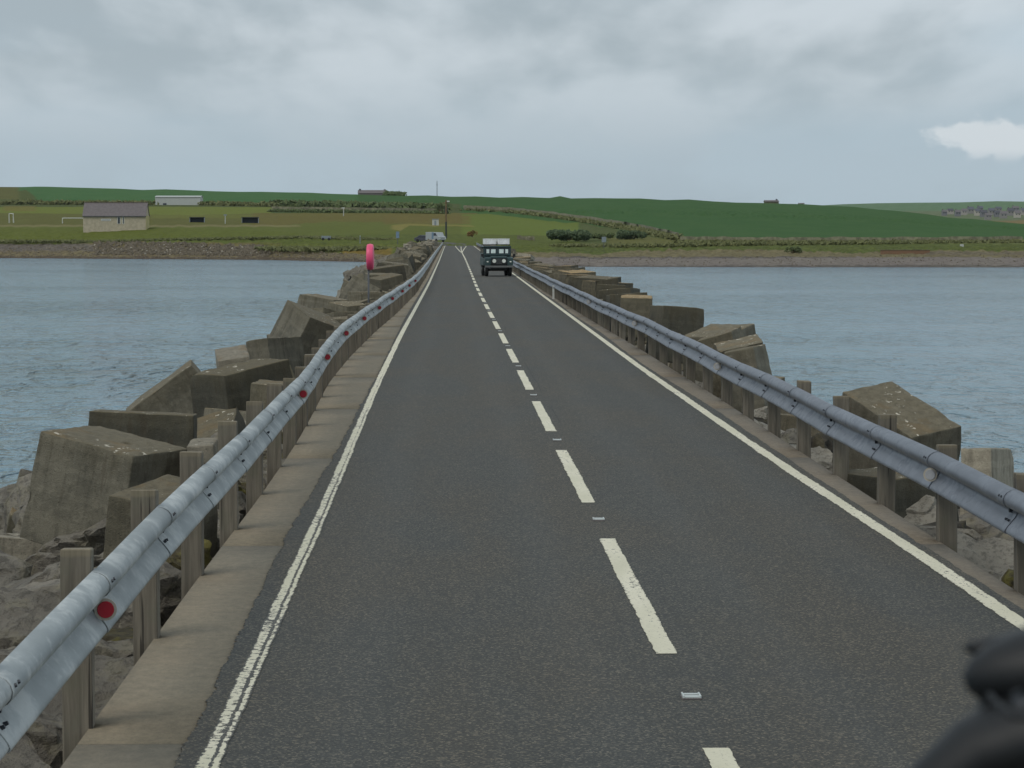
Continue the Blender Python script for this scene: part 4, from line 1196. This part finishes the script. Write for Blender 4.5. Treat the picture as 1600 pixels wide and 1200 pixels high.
# ------------------------------------------------------------------ the oncoming off-roader
def land_vehicle():
    r = empty('parked_car', (2.86, 152.3, 0.008), radians(4))
    r.name = 'off_road_vehicle'
    tag(r, 'dark green boxy old off-road vehicle with white roof boxes driving towards the camera', 'car')
    G, K, W_ = M['lr_green'], M['lr_dark'], 0.80
    # front faces -Y; origin under the front bumper
    body = MB().box(-W_, W_, 1.15, 3.55, .60, 1.10).build('body', G, r, bevel=.03)
    MB().box(-W_ + .02, W_ - .02, 1.30, 3.53, 1.105, 1.20).build('upper_body', G, r, bevel=.02)
    for s in (-1, 1):
        MB().prism([(0.12, .62), (0.12, 1.02), (.20, 1.06), (1.14, 1.09), (1.14, .62), (1.02, .62), (.93, .82), (.70, .92), (.46, .82), (.36, .62)], s * .48, s * W_).build('wing', G, r)
        MB().box(s * .60, s * .70, .085, .118, .80, .86).build('side_lamp', M['headlamp'], r)
    MB().box(-.475, .475, .14, 1.14, .70, 1.10).build('bonnet', G, r, bevel=.03)
    MB().prism([(.14, 1.102), (1.14, 1.102), (1.14, 1.15), (.3, 1.13)], -.44, .44).build('bonnet_top', G, r)
    gr = MB().box(-.44, .44, .11, .138, .66, 1.03).build('grille', K, r)
    for z in np.arange(.70, 1.0, .045): MB().box(-.16, .16, .098, .108, z, z + .014).build('bar', M['lr_metal'], gr)
    for s in (-1, 1):
        h = MB().tube((s * .275, .11, .87), (s * .275, .075, .87), .105, .105, 20).build('headlight', M['headlamp'], r, smooth=False)
        MB().lathe([(.104, 0), (.122, 0), (.122, .03), (.104, .03)], 20, Matrix.Translation((s * .275, .105, .87)) @ Matrix.Rotation(pi / 2, 4, 'X')).build('bezel', M['lr_metal'], h)
    MB().box(-.81, .81, -.03, .03, .50, .61).build('bumper', M['lr_metal'], r, bevel=.012)
    MB().box(-.42, .42, .1, 3.4, .40, .58).build('chassis', K, r)
    MB().box(-.70, .70, .60, .74, .30, .40).build('axle', K, r)
    MB().box(-.70, .70, 2.9, 3.02, .30, .40).build('axle', K, r)
    # cab: windscreen frame, two panes with painted sky reflections, side windows, roof
    fr = MB().box(-.76, .76, 1.20, 1.26, 1.32, 1.40).box(-.76, .76, 1.27, 1.33, 1.70, 1.76).box(-.76, -.69, 1.21, 1.32, 1.40, 1.70).box(.69, .76, 1.21, 1.32, 1.40, 1.70).box(-.035, .035, 1.21, 1.32, 1.40, 1.70)
    fr.build('windscreen_frame', G, r)
    for s in (-1, 1):
        MB().box(s * .04, s * .685, 1.245, 1.255, 1.402, 1.698).build('windscreen_pane', M['window_dark'], r)
        MB().box(s * .10, s * .36, 1.228, 1.240, 1.43, 1.66).build('pane_reflection', M['pane_glint'], r)  # pale sheets paint sky reflections over the dark pane
        MB().box(s * .46, s * .62, 1.228, 1.240, 1.43, 1.66).build('pane_reflection', M['pane_glint'], r)
        MB().box(s * .765, s * .80, 1.30, 3.50, 1.30, 1.44).build('side_panel', G, r)
        for y0 in (1.40, 2.05, 2.80): MB().box(s * .772, s * .785, y0, y0 + .55, 1.442, 1.70).build('side_window', M['window_dark'], r)
        for y0 in (1.33, 1.96, 2.71, 3.40): MB().box(s * .765, s * .79, y0, y0 + .06, 1.442, 1.76).build('pillar', G, r)
        MB().box(s * .83, s * .98, .60, .64, 1.10, 1.26).box(s * .80, s * .90, .61, .63, 1.04, 1.10).build('wing_mirror', K, r)
    MB().box(-.74, .74, 3.48, 3.54, 1.30, 1.76).build('rear_panel', G, r)
    MB().box(-.80, .80, 1.18, 3.56, 1.765, 1.84).build('roof', G, r, bevel=.03)
    # rack
    rk = MB()
    for s in (-1, 1):
        rk.box(s * .70, s * .73, 1.25, 3.4, 1.90, 1.93)
        for y0 in (1.3, 2.2, 3.3): rk.box(s * .70, s * .73, y0, y0 + .03, 1.842, 1.90)
    for y0 in (1.25, 1.9, 2.6, 3.37): rk.box(-.70, .70, y0, y0 + .03, 1.905, 1.925)
    rk.build('roof_rack', K, r)
    # wheels
    for s in (-1, 1):
        for yw in (.70, 2.95):
            t_ = MB().lathe([(.20, -.09), (.33, -.10), (.375, -.07), (.38, 0), (.375, .07), (.33, .10), (.20, .09)], 28, Matrix.Translation((s * .665, yw, .38)) @ Matrix.Rotation(pi / 2, 4, 'Y')).build('tyre', M['tyre'], r, smooth=True)
            MB().lathe([(0, .04), (.09, .05), (.12, .02), (.20, .02), (.21, -.02), (0, -.02)], 24, Matrix.Translation((s * .72, yw, .38)) @ Matrix.Rotation(s * pi / 2, 4, 'Y')).build('rim', M['lr_metal'], t_, smooth=False)
    for ch in r.children:
        if ch.name.split('.')[0] in ('windscreen_frame', 'windscreen_pane', 'pane_reflection', 'side_panel', 'side_window', 'pillar', 'rear_panel', 'roof', 'roof_rack'): ch.location.z = -0.13
    # load
    for k, s in enumerate((-1, 1)):
        q = empty('roof_box', r.location + Matrix.Rotation(radians(4), 3, 'Z') @ Vector((s * .385, 1.95, 1.802)), radians(4))
        tag(q, ('left' if s < 0 else 'right') + ' one of two white boxes carried on the roof of the green vehicle', 'box', 'white boxes on the vehicle roof')
        MB().box(-.335, .335, -.55, .55, 0, .29).build('box_body', M['box_white'], q, bevel=.03)
        MB().box(-.345, .345, -.56, .56, .293, .325).build('lid', M['box_white'], q, bevel=.012)


land_vehicle()


# ------------------------------------------------------------------ buildings and things on the shore
def house(px0, px1, py_e, py_b, py_r, D, label, wall, roof, depth=7.0, name='house', group=None, gable=None, rz=0.0, cat='house'):
    """front width from px0..px1, eaves/base/ridge rows at distance D"""
    s = D / FP; w_ = (px1 - px0) * s; base = gp((px0 + px1) / 2, D)
    zb = CH + (363 - py_b) * s; h = (py_b - py_e) * s; hr = (py_b - py_r) * s
    r = empty(name, (base.x, D, zb), rz); tag(r, label, cat, group)
    x0, x1 = -w_ / 2, w_ / 2
    MB().prism([(0, -1.5), (0, h), (depth / 2, hr - .05), (depth, h), (depth, -1.5)], x0, x1).build('wall', wall, r)
    if roof:
        t = 0.12; ov = 0.25
        sl = (hr - h) / (depth / 2)
        for sg in (0, 1):
            a = [(-ov, h - ov * sl), (depth / 2, hr), (depth / 2, hr + t), (-ov, h - ov * sl + t)]
            if sg: a = [(depth - y, z) for y, z in a]
            MB().prism(a, x0 - .15, x1 + .15).build('roof', roof, r)
    return r, s, w_, h, hr


# pavilion by the pitch
r, s, w_, h, hr = house(133, 230, 337, 357, 317.5, 625, 'tan harled pavilion with grey slate roof standing beside the pitch on the left shore', M['harl'], M['slate'])
MB().box(w_ / 2 + .003, w_ / 2 + .06, .05, 6.95, -1, h - .05).build('gable_end', M['harl_cream'], r)
MB().box(-w_ / 2 - .16, w_ / 2 + .16, 3.35, 3.65, hr + .11, hr + .22).build('ridge', M['slate_brown'], r)
MB().box(-w_ / 2 - .1, w_ / 2 + .1, -.36, -.27, h - .25, h - .12).build('gutter', M['dark'], r)
for a, c, z0, z1 in ((28, 43, .58, .75), (53, 58, .35, .9), (61, 64, .35, .9)):
    f = MB().box(-w_ / 2 + a * s, -w_ / 2 + c * s, -.06, -.003, h * z0, h * z1).build('window', M['white'], r)
    MB().box(-w_ / 2 + (a + .8) * s, -w_ / 2 + (c - .8) * s, -.09, -.062, h * (z0 + .03), h * (z1 - .03)).build('pane', M['window_dark'] if a > 50 else M['window'], f)
for a in (17, 24, 74, 84):
    MB().box(-w_ / 2 + a * s, -w_ / 2 + (a + .9) * s, -.05, -.003, .1, h - .3).build('downpipe', M['harl'], r)
# long white shed on the hill
r, s, w_, h, hr = house(245, 315, 308.3, 323, 306.3, 955, 'long low white shed on the green hillside above the pavilion', M['white_wall'], M['white_wall'], 10, 'shed', cat='shed')
MB().box(-w_ / 2 + 12 * s, -w_ / 2 + 17.5 * s, -.12, -.003, -.5, h * .36).build('door', M['dark'], r)  # flat dark panel paints the shade inside an open doorway
MB().box(-w_ / 2 + 40 * s, -w_ / 2 + 52 * s, -.12, -.003, -.5, h * .12).build('door', M['slate'], r)
for k in range(1, 9): MB().box(-w_ / 2 + k * w_ / 9, -w_ / 2 + k * w_ / 9 + .12, -.06, -.003, h * .37, h - .05).build('seam', M['white_wall'], r)
# skyline farmstead
r, s, w_, h, hr = house(560, 604, 302, 306, 297.5, 1292, 'grey-roofed farmhouse on the skyline left of the tall mast', M['slate'], M['slate'], 7, 'farmhouse')
MB().box(-w_ / 2 + .4, -w_ / 2 + 1.3, 3, 4, hr - .4, hr + .7).build('chimney', M['dark'], r)
MB().box(w_ / 2 - 1.3, w_ / 2 - .4, 3, 4, hr - .4, hr + .5).build('chimney', M['slate'], r)
r, s, w_, h, hr = house(1196, 1217, 315, 321, 313, 1195, 'small grey stone building on the skyline above the big green field', M['stonewall'], M['slate'], 6, 'farm_building', cat='building')
MB().box(w_ / 2 - 1.0, w_ / 2 - .3, 2.5, 3.3, hr - .3, hr + .6).build('chimney', M['dark'], r)
r, s, w_, h, hr = house(1249, 1257, 318.5, 321, 317.5, 1180, 'tiny pale hut on the skyline right of the stone building', M['white_wall'], M['slate'], 3, 'hut', cat='hut')
MB().box(-.3, .3, -.1, -.003, -.5, h * .8).build('door', M['dark'], r)
# dugouts on the pitch
for (a, c, lab) in ((298, 321, 'left of two dark dugout shelters along the pitch'), (379, 405, 'right of two dark dugout shelters along the pitch')):
    D = 690; s = D / FP; p = gp((a + c) / 2, D); w_ = (c - a) * s
    r = empty('dugout', (p.x, D, CH + (363 - 351.5) * s)); tag(r, lab, 'shelter', 'dugout shelters by the pitch')
    MB().box(-w_ / 2, w_ / 2, 1.6, 1.7, -1, 1.9).build('back_wall', M['dark'], r)
    MB().box(-w_ / 2 - .1, w_ / 2 + .1, -.2, 1.75, 1.92, 2.02).build('roof', M['dark'], r)
    MB().box(-w_ / 2, -w_ / 2 + .12, 0, 1.58, -1, 1.9).build('side_wall', M['sign_grey'], r)
    MB().box(w_ / 2 - .12, w_ / 2, 0, 1.58, -1, 1.9).build('side_wall', M['sign_grey'], r)
    MB().box(-w_ / 2 + .2, w_ / 2 - .2, .9, 1.3, .35, .45).build('bench', M['slate'], r)
# goals
def goal(a, c, y0, y1, D, lab):
    s = D / FP; p = gp((a + c) / 2, D); w_ = (c - a) * s; h = (y1 - y0) * s
    r = empty('goal_frame', (p.x, D, CH + (363 - y1) * s)); tag(r, lab, 'goal', 'football goals on the pitch')
    for x in (-w_ / 2, w_ / 2):
        MB().tube((x, 0, -.5), (x, 0, h), .10, .10, 8).build('upright', M['white'], r)
        MB().tube((x, 0, h), (x, 1.8, -.3), .05, .05, 6).build('stay', M['white'], r)
    MB().tube((-w_ / 2, 0, h), (w_ / 2, 0, h), .10, .10, 8).build('crossbar', M['white'], r)
goal(101, 137, 341, 352, 690, 'white goal frame partly hidden behind the tan pavilion')
goal(18.5, 25, 334, 350, 700, 'tall narrow white goal frame at the far left of the pitch')
# thin posts, signs
def thin(px, y0, y1, D, wpx, mat, lab, name='post', cat='post', group=None):
    s = D / FP; p = gp(px, D); h = (y1 - y0) * s
    r = empty(name, (p.x, D, CH + (363 - y1) * s)); tag(r, lab, cat, group)
    MB().tube((0, 0, -.6), (0, 0, h), wpx * s / 2, wpx * s / 2 * .8, 8).build('shaft', mat, r)
    return r, s, h
r, s, h = thin(353.5, 337, 351, 680, 1.6, M['white_wall'], 'thin pale post between the two dugout shelters', 'floodlight_post')
MB().box(-.4, .4, -.1, .1, h, h + .3).build('lamp_head', M['sign_grey'], r)
r, s, h = thin(537.5, 326, 340, 800, 1.5, M['white_wall'], 'thin pale post with small head on the brown slope', 'lamp_post')
MB().box(-.6, .3, -.1, .1, h, h + .35).build('lamp_head', M['white_wall'], r)
r, s, h = thin(563, 369, 377, 560, 1.4, M['sign_grey'], 'short pale stake on the grass bank behind the lifebuoy', 'stake')
MB().box(-.12, .12, -.03, .03, h - .05, h + .12).build('cap', M['white_wall'], r)
r, s, h = thin(683, 283, 309, 1290, 1.3, M['sign_grey'], 'very thin tall mast rising above the skyline', 'mast', 'mast')
MB().box(-.5, .5, -.05, .05, h - 2, h - 1.8).build('crossarm', M['sign_grey'], r)
# utility pole by the road end
D = 575; s = D / FP; p = gp(697, D)
r = empty('utility_pole', (p.x, D, CH + (363 - 370) * s)); tag(r, 'timber utility pole with crossarm and lamp beside the road end', 'utility pole')
MB().tube((0, 0, -.5), (0, 0, 3.2), .22, .20, 10).build('pole_base', M['timber_dark'], r)
MB().tube((0, 0, 3.2), (0, 0, 7.9), .19, .15, 10).build('pole_top', M['timber_brown'], r)
MB().box(-.7, .7, -.06, .06, 7.2, 7.35).build('crossarm', M['timber_brown'], r)
MB().box(.2, .75, -.35, .2, 7.4, 7.7).build('lamp', M['white'], r)
MB().box(-.35, .35, .2, .35, 5.2, 6.2).build('transformer', M['timber_dark'], r)
# sign boards
def board(px, y0, y1, wpx, D, mat, lab, post_y):
    s = D / FP; p = gp(px, D); zb = CH + (363 - post_y) * s
    r = empty('road_sign', (p.x, D, zb)); tag(r, lab, 'sign')
    h0 = (post_y - y1) * s; h1 = (post_y - y0) * s
    MB().tube((0, .08, -.6), (0, .08, h1), .06, .06, 8).build('post', M['pole_grey'], r)
    MB().box(-wpx * s / 2, wpx * s / 2, -.02, .03, h0, h1).build('panel', mat, r, bevel=.01)
board(621.5, 362, 372, 5, 500, M['sign_blue'], 'small blue-and-white sign above the jumbled blocks left of the road end', 377)
board(943.5, 370, 378.5, 7, 470, M['sign_grey'], 'blue-grey sign panel below the round shrubs', 383)
board(1505, 381.5, 388, 6, 465, M['white_wall'], 'small white sign on the right-hand verge above the beach', 392)
board(676, 363, 374, 3, 515, M['sign_blue'], 'narrow pale blue sign beside the parked van', 383)
# huts and dark box near the pole
D = 700; s = D / FP; p = gp(680.5, D)
r = empty('kiosk', (p.x, D, CH + (363 - 351) * s)); tag(r, 'small pale square hut left of the utility pole', 'hut')
MB().box(-.85, .85, 0, 1.6, -.5, 1.35).build('wall', M['white_wall'], r); MB().box(-.95, .95, -.1, 1.7, 1.352, 1.5).build('roof', M['sign_grey'], r)
MB().box(-.3, .2, -.06, -.003, -.2, 1.0).build('door', M['sign_grey'], r)
# stone rubble box on the left verge
D = 560; s = D / FP; p = gp(510, D)
r = empty('trailer', (p.x, D, CH + (363 - 375) * s)); tag(r, 'low grey trailer parked on the grass bank left of the lifebuoy', 'trailer')
MB().box(-.95, .95, 0, 1.4, .25, .85).build('body', M['sign_grey'], r, bevel=.05)
MB().tube((-.6, -.05, .2), (-.6, .15, .2), .28, .28, 14).build('wheel', M['tyre'], r); MB().tube((.6, -.05, .2), (.6, .15, .2), .28, .28, 14).build('wheel', M['tyre'], r)
MB().box(.95, 1.6, .65, .75, .3, .38).build('drawbar', M['pole_grey'], r)


def car(px, D, zpx, rz, mat, lab, sc=1.0, van=False, cat='car'):
    s = D / FP; p = gp(px, D)
    r = empty('parked_car' if not van else 'parked_van', (p.x, D, CH + (363 - zpx) * s), rz); tag(r, lab, cat)
    H_ = 1.9 if van else 1.42
    if van: pts = [(-2.3, .35), (-2.3, .95), (-1.7, 1.15), (-1.2, 1.85), (2.3, 1.9), (2.35, .35)]
    else: pts = [(-2.1, .3), (-2.1, .72), (-1.1, .85), (-.55, 1.38), (.9, 1.42), (1.7, .98), (2.1, .9), (2.1, .3)]
    MB().prism(pts, -.82, .82).build('body', mat, r, bevel=.06)
    if van: gl = [(-1.55, 1.2), (-1.15, 1.72), (-.3, 1.72), (-.3, 1.2)]
    else: gl = [(-.95, .88), (-.52, 1.30), (.82, 1.33), (1.45, .96)]
    for x in (-.835, .822): MB().prism(gl, x, x + .013).build('side_window', M['window_dark'], r)
    for x in (-1, 1):
        for y in (-1.35, 1.35): MB().tube((x * .70, y, .32), (x * .86, y, .32), .32, .32, 18).build('wheel', M['tyre'], r)
        MB().box(x * .5, x * .75, -2.16 if not van else -2.36, -2.08 if not van else -2.28, .6, .75).build('headlight', M['headlamp'], r)
car(665, 530, 378.5, radians(62), M['car_dark'], 'dark car parked at the bend left of the road end')
car(681, 520, 378, radians(35), M['car_silver'], 'silver-blue van parked beside the dark car at the road end', van=True, cat='van')

# low reddish wall structure on the right shore
D = 446; s = D / FP
r = empty('beach_wall', (gp(1416, D).x, D, CH + (363 - 400) * s)); tag(r, 'low reddish-brown wall above the beach on the right shore', 'wall')
MB().box(-4.1, 4.1, 0, .5, -.6, .95).build('wall_body', M['brick_wall'], r)
MB().box(-4.15, 4.15, -.06, .56, .953, 1.05).build('coping', M['stonewall'], r)

# village on the far right
vg = [(1478, 332, 7, 5), (1487, 330, 9, 5), (1499, 333, 8, 6), (1509, 331, 8, 6), (1519, 329, 9, 7), (1530, 332, 8, 7), (1540, 334, 10, 7), (1552, 331, 9, 7), (1561, 334, 8, 6),
      (1571, 336, 10, 7), (1582, 332, 9, 8), (1593, 335, 9, 7), (1534, 326, 8, 5), (1563, 327, 9, 5), (1590, 326, 10, 5), (1547, 338, 9, 6), (1603, 331, 9, 7)]
for i, (px, py, wp, hp) in enumerate(vg):
    D = 1900 + (338 - py) * 45
    s_ = D / FP
    r, s, w_, h, hr = house(px - wp / 2, px + wp / 2, py + 1 - hp * .45, py + 2, py + 1 - hp, D, 'one of the small grey village houses clustered on the far right hillside', random.choice(M['vill']), random.choice(M['vill_roof']), 6, 'village_house', 'village houses on the far shore', rz=0)
    if i % 2 == 0: MB().box(-w_ / 2 + .2, -w_ / 2 + .9, 2.6, 3.3, hr - .3, hr + .8).build('chimney', M['slate'], r)
    for q in (-.25, .22): MB().box(w_ * q - .4, w_ * q + .4, -.08, -.003, h * .3, h * .7).build('window', M['window_dark'], r)


# ------------------------------------------------------------------ hedges, walls, shrubs
def leafy(name, pts, mat, label, cat, size=0.5, n=900, kind=None, group=None):
    """a mass of small leaf clumps; pts(): random point sampler"""
    V = []; Fc = []
    for _ in range(n):
        c, s = pts(); s *= size
        R = Euler((random.uniform(0, 6), random.uniform(0, 6), random.uniform(0, 6))).to_matrix()
        o = len(V)
        for q in ((-.5, -.4, 0), (.5, -.35, .1), (.1, .55, -.1), (0, 0, .45)): V.append(c + R @ (Vector(q) * s))
        Fc += [(o, o + 1, o + 2), (o, o + 1, o + 3), (o + 1, o + 2, o + 3), (o + 2, o, o + 3)]
    ob = link(name, mesh_np(name, V, Fc), mat)
    return tag(ob, label, cat, group, kind)


def hedge(poly, hh, ww, mat, label, n=1500, size=0.9, name='hedge', cat='hedge'):
    P = [gpy(*q)[0] for q in poly]
    L = [0]
    for a, c in zip(P, P[1:]): L.append(L[-1] + (c - a).length)
    lump = [random.uniform(.45, 1.15) for _ in range(200)]
    def pt():
        d_ = random.uniform(0, L[-1]); k = max(i for i in range(len(P) - 1) if L[i] <= d_); t = (d_ - L[k]) / max(1e-6, L[k + 1] - L[k])
        c = P[k].lerp(P[k + 1], t); q = d_ / L[-1] * 198; l_ = lump[int(q)] * (1 - q % 1) + lump[int(q) + 1] * (q % 1)
        return c + Vector((random.uniform(-.5, .5) * ww, random.uniform(-.5, .5) * ww, random.uniform(-.1, 1) ** 1.0 * hh * l_)), random.uniform(.7, 1.5)
    return leafy(name, pt, mat, label, cat, size, n)


hedge([(0, 320), (140, 320), (238, 321)], 1.2, 5, M['hedge_olive'], 'rough hedge line on the hillside between the left edge and the long white shed', 1500, 1.2)
hedge([(322, 321), (425, 323)], 1.2, 5, M['hedge_olive'], 'rough hedge line running right from the long white shed', 800, 1.2)
hedge([(425, 322), (520, 323), (610, 325), (690, 328)], 1.6, 7, M['hedge'], 'thick dark hedge below the skyline farmhouse', 2200, 1.6)
hedge([(425, 331), (560, 333), (700, 334)], 0.7, 2, M['hedge'], 'thin straight hedge along the foot of the upper field', 1300, 1.0)
hedge([(724, 329), (800, 333), (860, 340), (930, 350), (990, 360), (1060, 376)], 0.8, 2.5, M['hedge_olive'], 'overgrown bank following the stone wall of the big green field', 2200, 1.0, 'overgrown_bank', 'bank')
hedge([(1060, 380), (1200, 381), (1330, 381), (1600, 380)], 0.3, 2.0, M['hedge_olive'], 'low ragged hedge along the bottom of the big green field', 2600, 0.8)
hedge([(890, 385), (1000, 389), (1150, 388), (1290, 391), (1380, 389), (1600, 388)], 0.35, 9, M['hedge_olive'], 'strip of rough tussocks on the bank above the right beach', 3000, 0.6, 'tussock_bank', 'grass bank')
hedge([(-60, 378), (150, 377), (300, 375), (480, 371), (600, 374)], 0.25, 7, M['hedge_olive'], 'strip of rough tussocks above the left beach', 2600, 0.6, 'tussock_bank', 'grass bank')
hedge([(440, 388), (520, 390), (600, 389)], 0.25, 12, M['hedge_olive'], 'dark tussocks above the sand left of the block heap', 1300, 0.8, 'tussock_bank', 'grass bank')
hedge([(606, 304), (628, 305)], 1.2, 5, M['hedge'], 'small dark trees sheltering the skyline farmhouse', 260, 1.5, 'tree_clump', 'trees')


def wall_line(poly, hh, tt, mat, label, name='dry_stone_wall'):
    P = []
    for (a, c) in zip(poly, poly[1:]):
        for i in range(10): P.append(gpy(a[0] + (c[0] - a[0]) * i / 10, a[1] + (c[1] - a[1]) * i / 10)[0])
    P.append(gpy(*poly[-1])[0]); mb = MB()
    rows = []
    for i, p in enumerate(P):
        j = random.uniform(-.12, .12)
        rows.append([(p.x, p.y - tt / 2, p.z - .5), (p.x, p.y - tt / 2 + .05, p.z + hh + j), (p.x, p.y + tt / 2 - .05, p.z + hh + j), (p.x, p.y + tt / 2, p.z - .5)])
    me = grid_mesh(name, np.array(rows), False)
    return tag(link(name, me, mat), label, 'wall')


wall_line([(724, 327), (800, 331), (860, 338), (930, 348), (990, 358), (1060, 375)], 1.5, .7, M['stonewall'], 'long dry stone wall edging the big green field')
wall_line([(1062, 378.5), (1200, 380), (1330, 380), (1600, 379)], 1.1, .6, M['stonewall'], 'low field wall along the foot of the big green field on the right')
wall_line([(426, 328), (560, 329.5), (700, 331)], 1.0, .6, M['stonewall'], 'straight pale stone wall above the brown slope')
wall_line([(808, 374), (835, 376)], .8, .5, M['stonewall'], 'short pale wall on the verge right of the vehicle')


def shrub(px, py, wpx, hpx, D, mat, label, n=900, name='shrub'):
    s = D / FP; p = gp(px, D); zb = CH + (363 - py) * s
    a = wpx * s / 2; hh = hpx * s
    lob = [(random.uniform(-.85, .85), random.uniform(-.5, .5), random.uniform(.1, .6), random.uniform(.18, .36)) for _ in range(16)]
    def pt():
        l = random.choice(lob); v = Vector((random.gauss(0, 1), random.gauss(0, 1), random.gauss(0, 1))).normalized()
        return Vector((l[0] * a + v.x * l[3] * a, v.y * l[3] * a * .7 + l[1] * a, max(-.2, l[2] * hh + v.z * l[3] * hh * 1.1))), random.uniform(.6, 1.3)
    r = empty(name, (p.x, D, zb)); tag(r, label, 'shrub')
    ob = leafy('foliage', pt, mat, None, None, a * .13 + .12, n); ob.parent = r
    st = MB()
    for l in lob[:5]: st.tube((0, 0, -.3), (l[0] * a * .8, l[1] * a, l[2] * hh), .09, .03, 6)
    st.build('stem', M['timber_brown'], r)


shrub(889, 373, 70, 14, 520, M['bush'], 'wide dark shrub clump at the corner of the bright field', 1500)
shrub(984, 371, 42, 12, 535, M['bush'], 'rounder grey-green shrub right of the wide clump', 1000)
shrub(937, 371, 40, 7, 530, M['hedge'], 'low dark shrub between the two larger clumps', 500)
shrub(738, 368, 15, 9, 560, M['bush_red'], 'small reddish shrub behind the road end', 300)
shrub(687, 330, 12, 14, 830, M['hedge'], 'dark compact bush beside the top of the utility pole', 500)
shrub(1240, 393, 26, 8, 450, M['hedge'], 'low green shrub hanging over the right beach', 300)

# ------------------------------------------------------------------ black rubber part of the vehicle the picture is taken from
def blob(name, rings, mat, parent):
    """rings: (centre, rx, rz) swept as a smooth skin"""
    V = []; n = 20
    P = [Vector(r[0]) for r in rings]
    for i, (c, a, bb) in enumerate(rings):
        t = (P[min(i + 1, len(P) - 1)] - P[max(i - 1, 0)]).normalized(); q = t.to_track_quat('Z', 'Y')
        for k in range(n):
            an = 2 * pi * k / n; V.append(tuple(P[i] + q @ Vector((a * cos(an), bb * sin(an), 0))))
    Fc = [(i * n + k, i * n + (k + 1) % n, (i + 1) * n + (k + 1) % n, (i + 1) * n + k) for i in range(len(rings) - 1) for k in range(n)]
    Fc += [tuple(range(n)), tuple(range(len(V) - 1, len(V) - 1 - n, -1))]
    me = mesh_np(name, V, Fc, True)
    bm = bmesh.new(); bm.from_mesh(me); bmesh.ops.recalc_face_normals(bm, faces=bm.faces); bm.to_mesh(me); bm.free()
    return link(name, me, mat, parent)


DN = 0.85
mm = DN / FP
org = at(1560, 1090, DN)
w_ = empty('mirror_mount', org)
tag(w_, 'out-of-focus black rubber mirror mount intruding at the bottom right corner', 'mirror mount')
def loc(px, py, dd=0.0): return at(px, py, DN + dd) - org
blob('joint', [(loc(1512, 1078), 4 * mm, 4 * mm), (loc(1517, 1074), 24 * mm, 24 * mm), (loc(1532, 1064), 42 * mm, 38 * mm), (loc(1556, 1056), 58 * mm, 50 * mm), (loc(1590, 1050), 76 * mm, 60 * mm), (loc(1640, 1040), 90 * mm, 65 * mm), (loc(1720, 1020), 90 * mm, 65 * mm)], M['rubber'], w_)
blob('neck', [(loc(1530, 1100), 14 * mm, 14 * mm), (loc(1548, 1108), 42 * mm, 40 * mm), (loc(1580, 1112), 66 * mm, 54 * mm), (loc(1640, 1110), 84 * mm, 60 * mm), (loc(1720, 1105), 90 * mm, 62 * mm)], M['rubber'], w_)
blob('arm', [(loc(1400, 1290, -.01), 40 * mm, 32 * mm), (loc(1460, 1230, -.01), 52 * mm, 48 * mm), (loc(1525, 1180, -.01), 74 * mm, 60 * mm), (loc(1600, 1150, -.01), 110 * mm, 70 * mm), (loc(1720, 1130, -.01), 120 * mm, 70 * mm)], M['rubber'], w_)
tag(MB().lathe([(0, 0), (10 * mm, 1 * mm), (13 * mm, 5 * mm), (13 * mm, 9 * mm)], 16).build('screw_cap', M['pole_grey'], w_, loc(1592, 1090, -.052), (pi / 2, 0, 0), smooth=True), None)
blob('rib', [(loc(1545, 1085, -.035), 5 * mm, 4 * mm), (loc(1580, 1120, -.05), 7 * mm, 5 * mm), (loc(1660, 1130, -.055), 7 * mm, 5 * mm)], M['rubber'], w_)
blob('flap', [(loc(1508, 1010, .02), 6 * mm, 6 * mm), (loc(1518, 1012, .02), 20 * mm, 12 * mm), (loc(1540, 1010, .02), 27 * mm, 14 * mm), (loc(1575, 1008, .02), 40 * mm, 18 * mm), (loc(1650, 985, .02), 60 * mm, 20 * mm)], M['rubber'], w_)

# ------------------------------------------------------------------ thin sea haze
hz = MB().box(-2500, 3500, -120, 5000, -9.5, 60).mesh('haze')
ho = link('haze', hz); tag(ho, kind='stuff')
hm = bpy.data.materials.new('thin_haze'); hm.use_nodes = True
ht = hm.node_tree; ht.nodes.clear()
pv = ht.nodes.new('ShaderNodeVolumePrincipled'); pv.inputs['Density'].default_value = 0.00002; pv.inputs['Color'].default_value = (0.82, 0.90, 1.0, 1)
oo = ht.nodes.new('ShaderNodeOutputMaterial'); ht.links.new(pv.outputs[0], oo.inputs['Volume'])
hz.materials.append(hm)
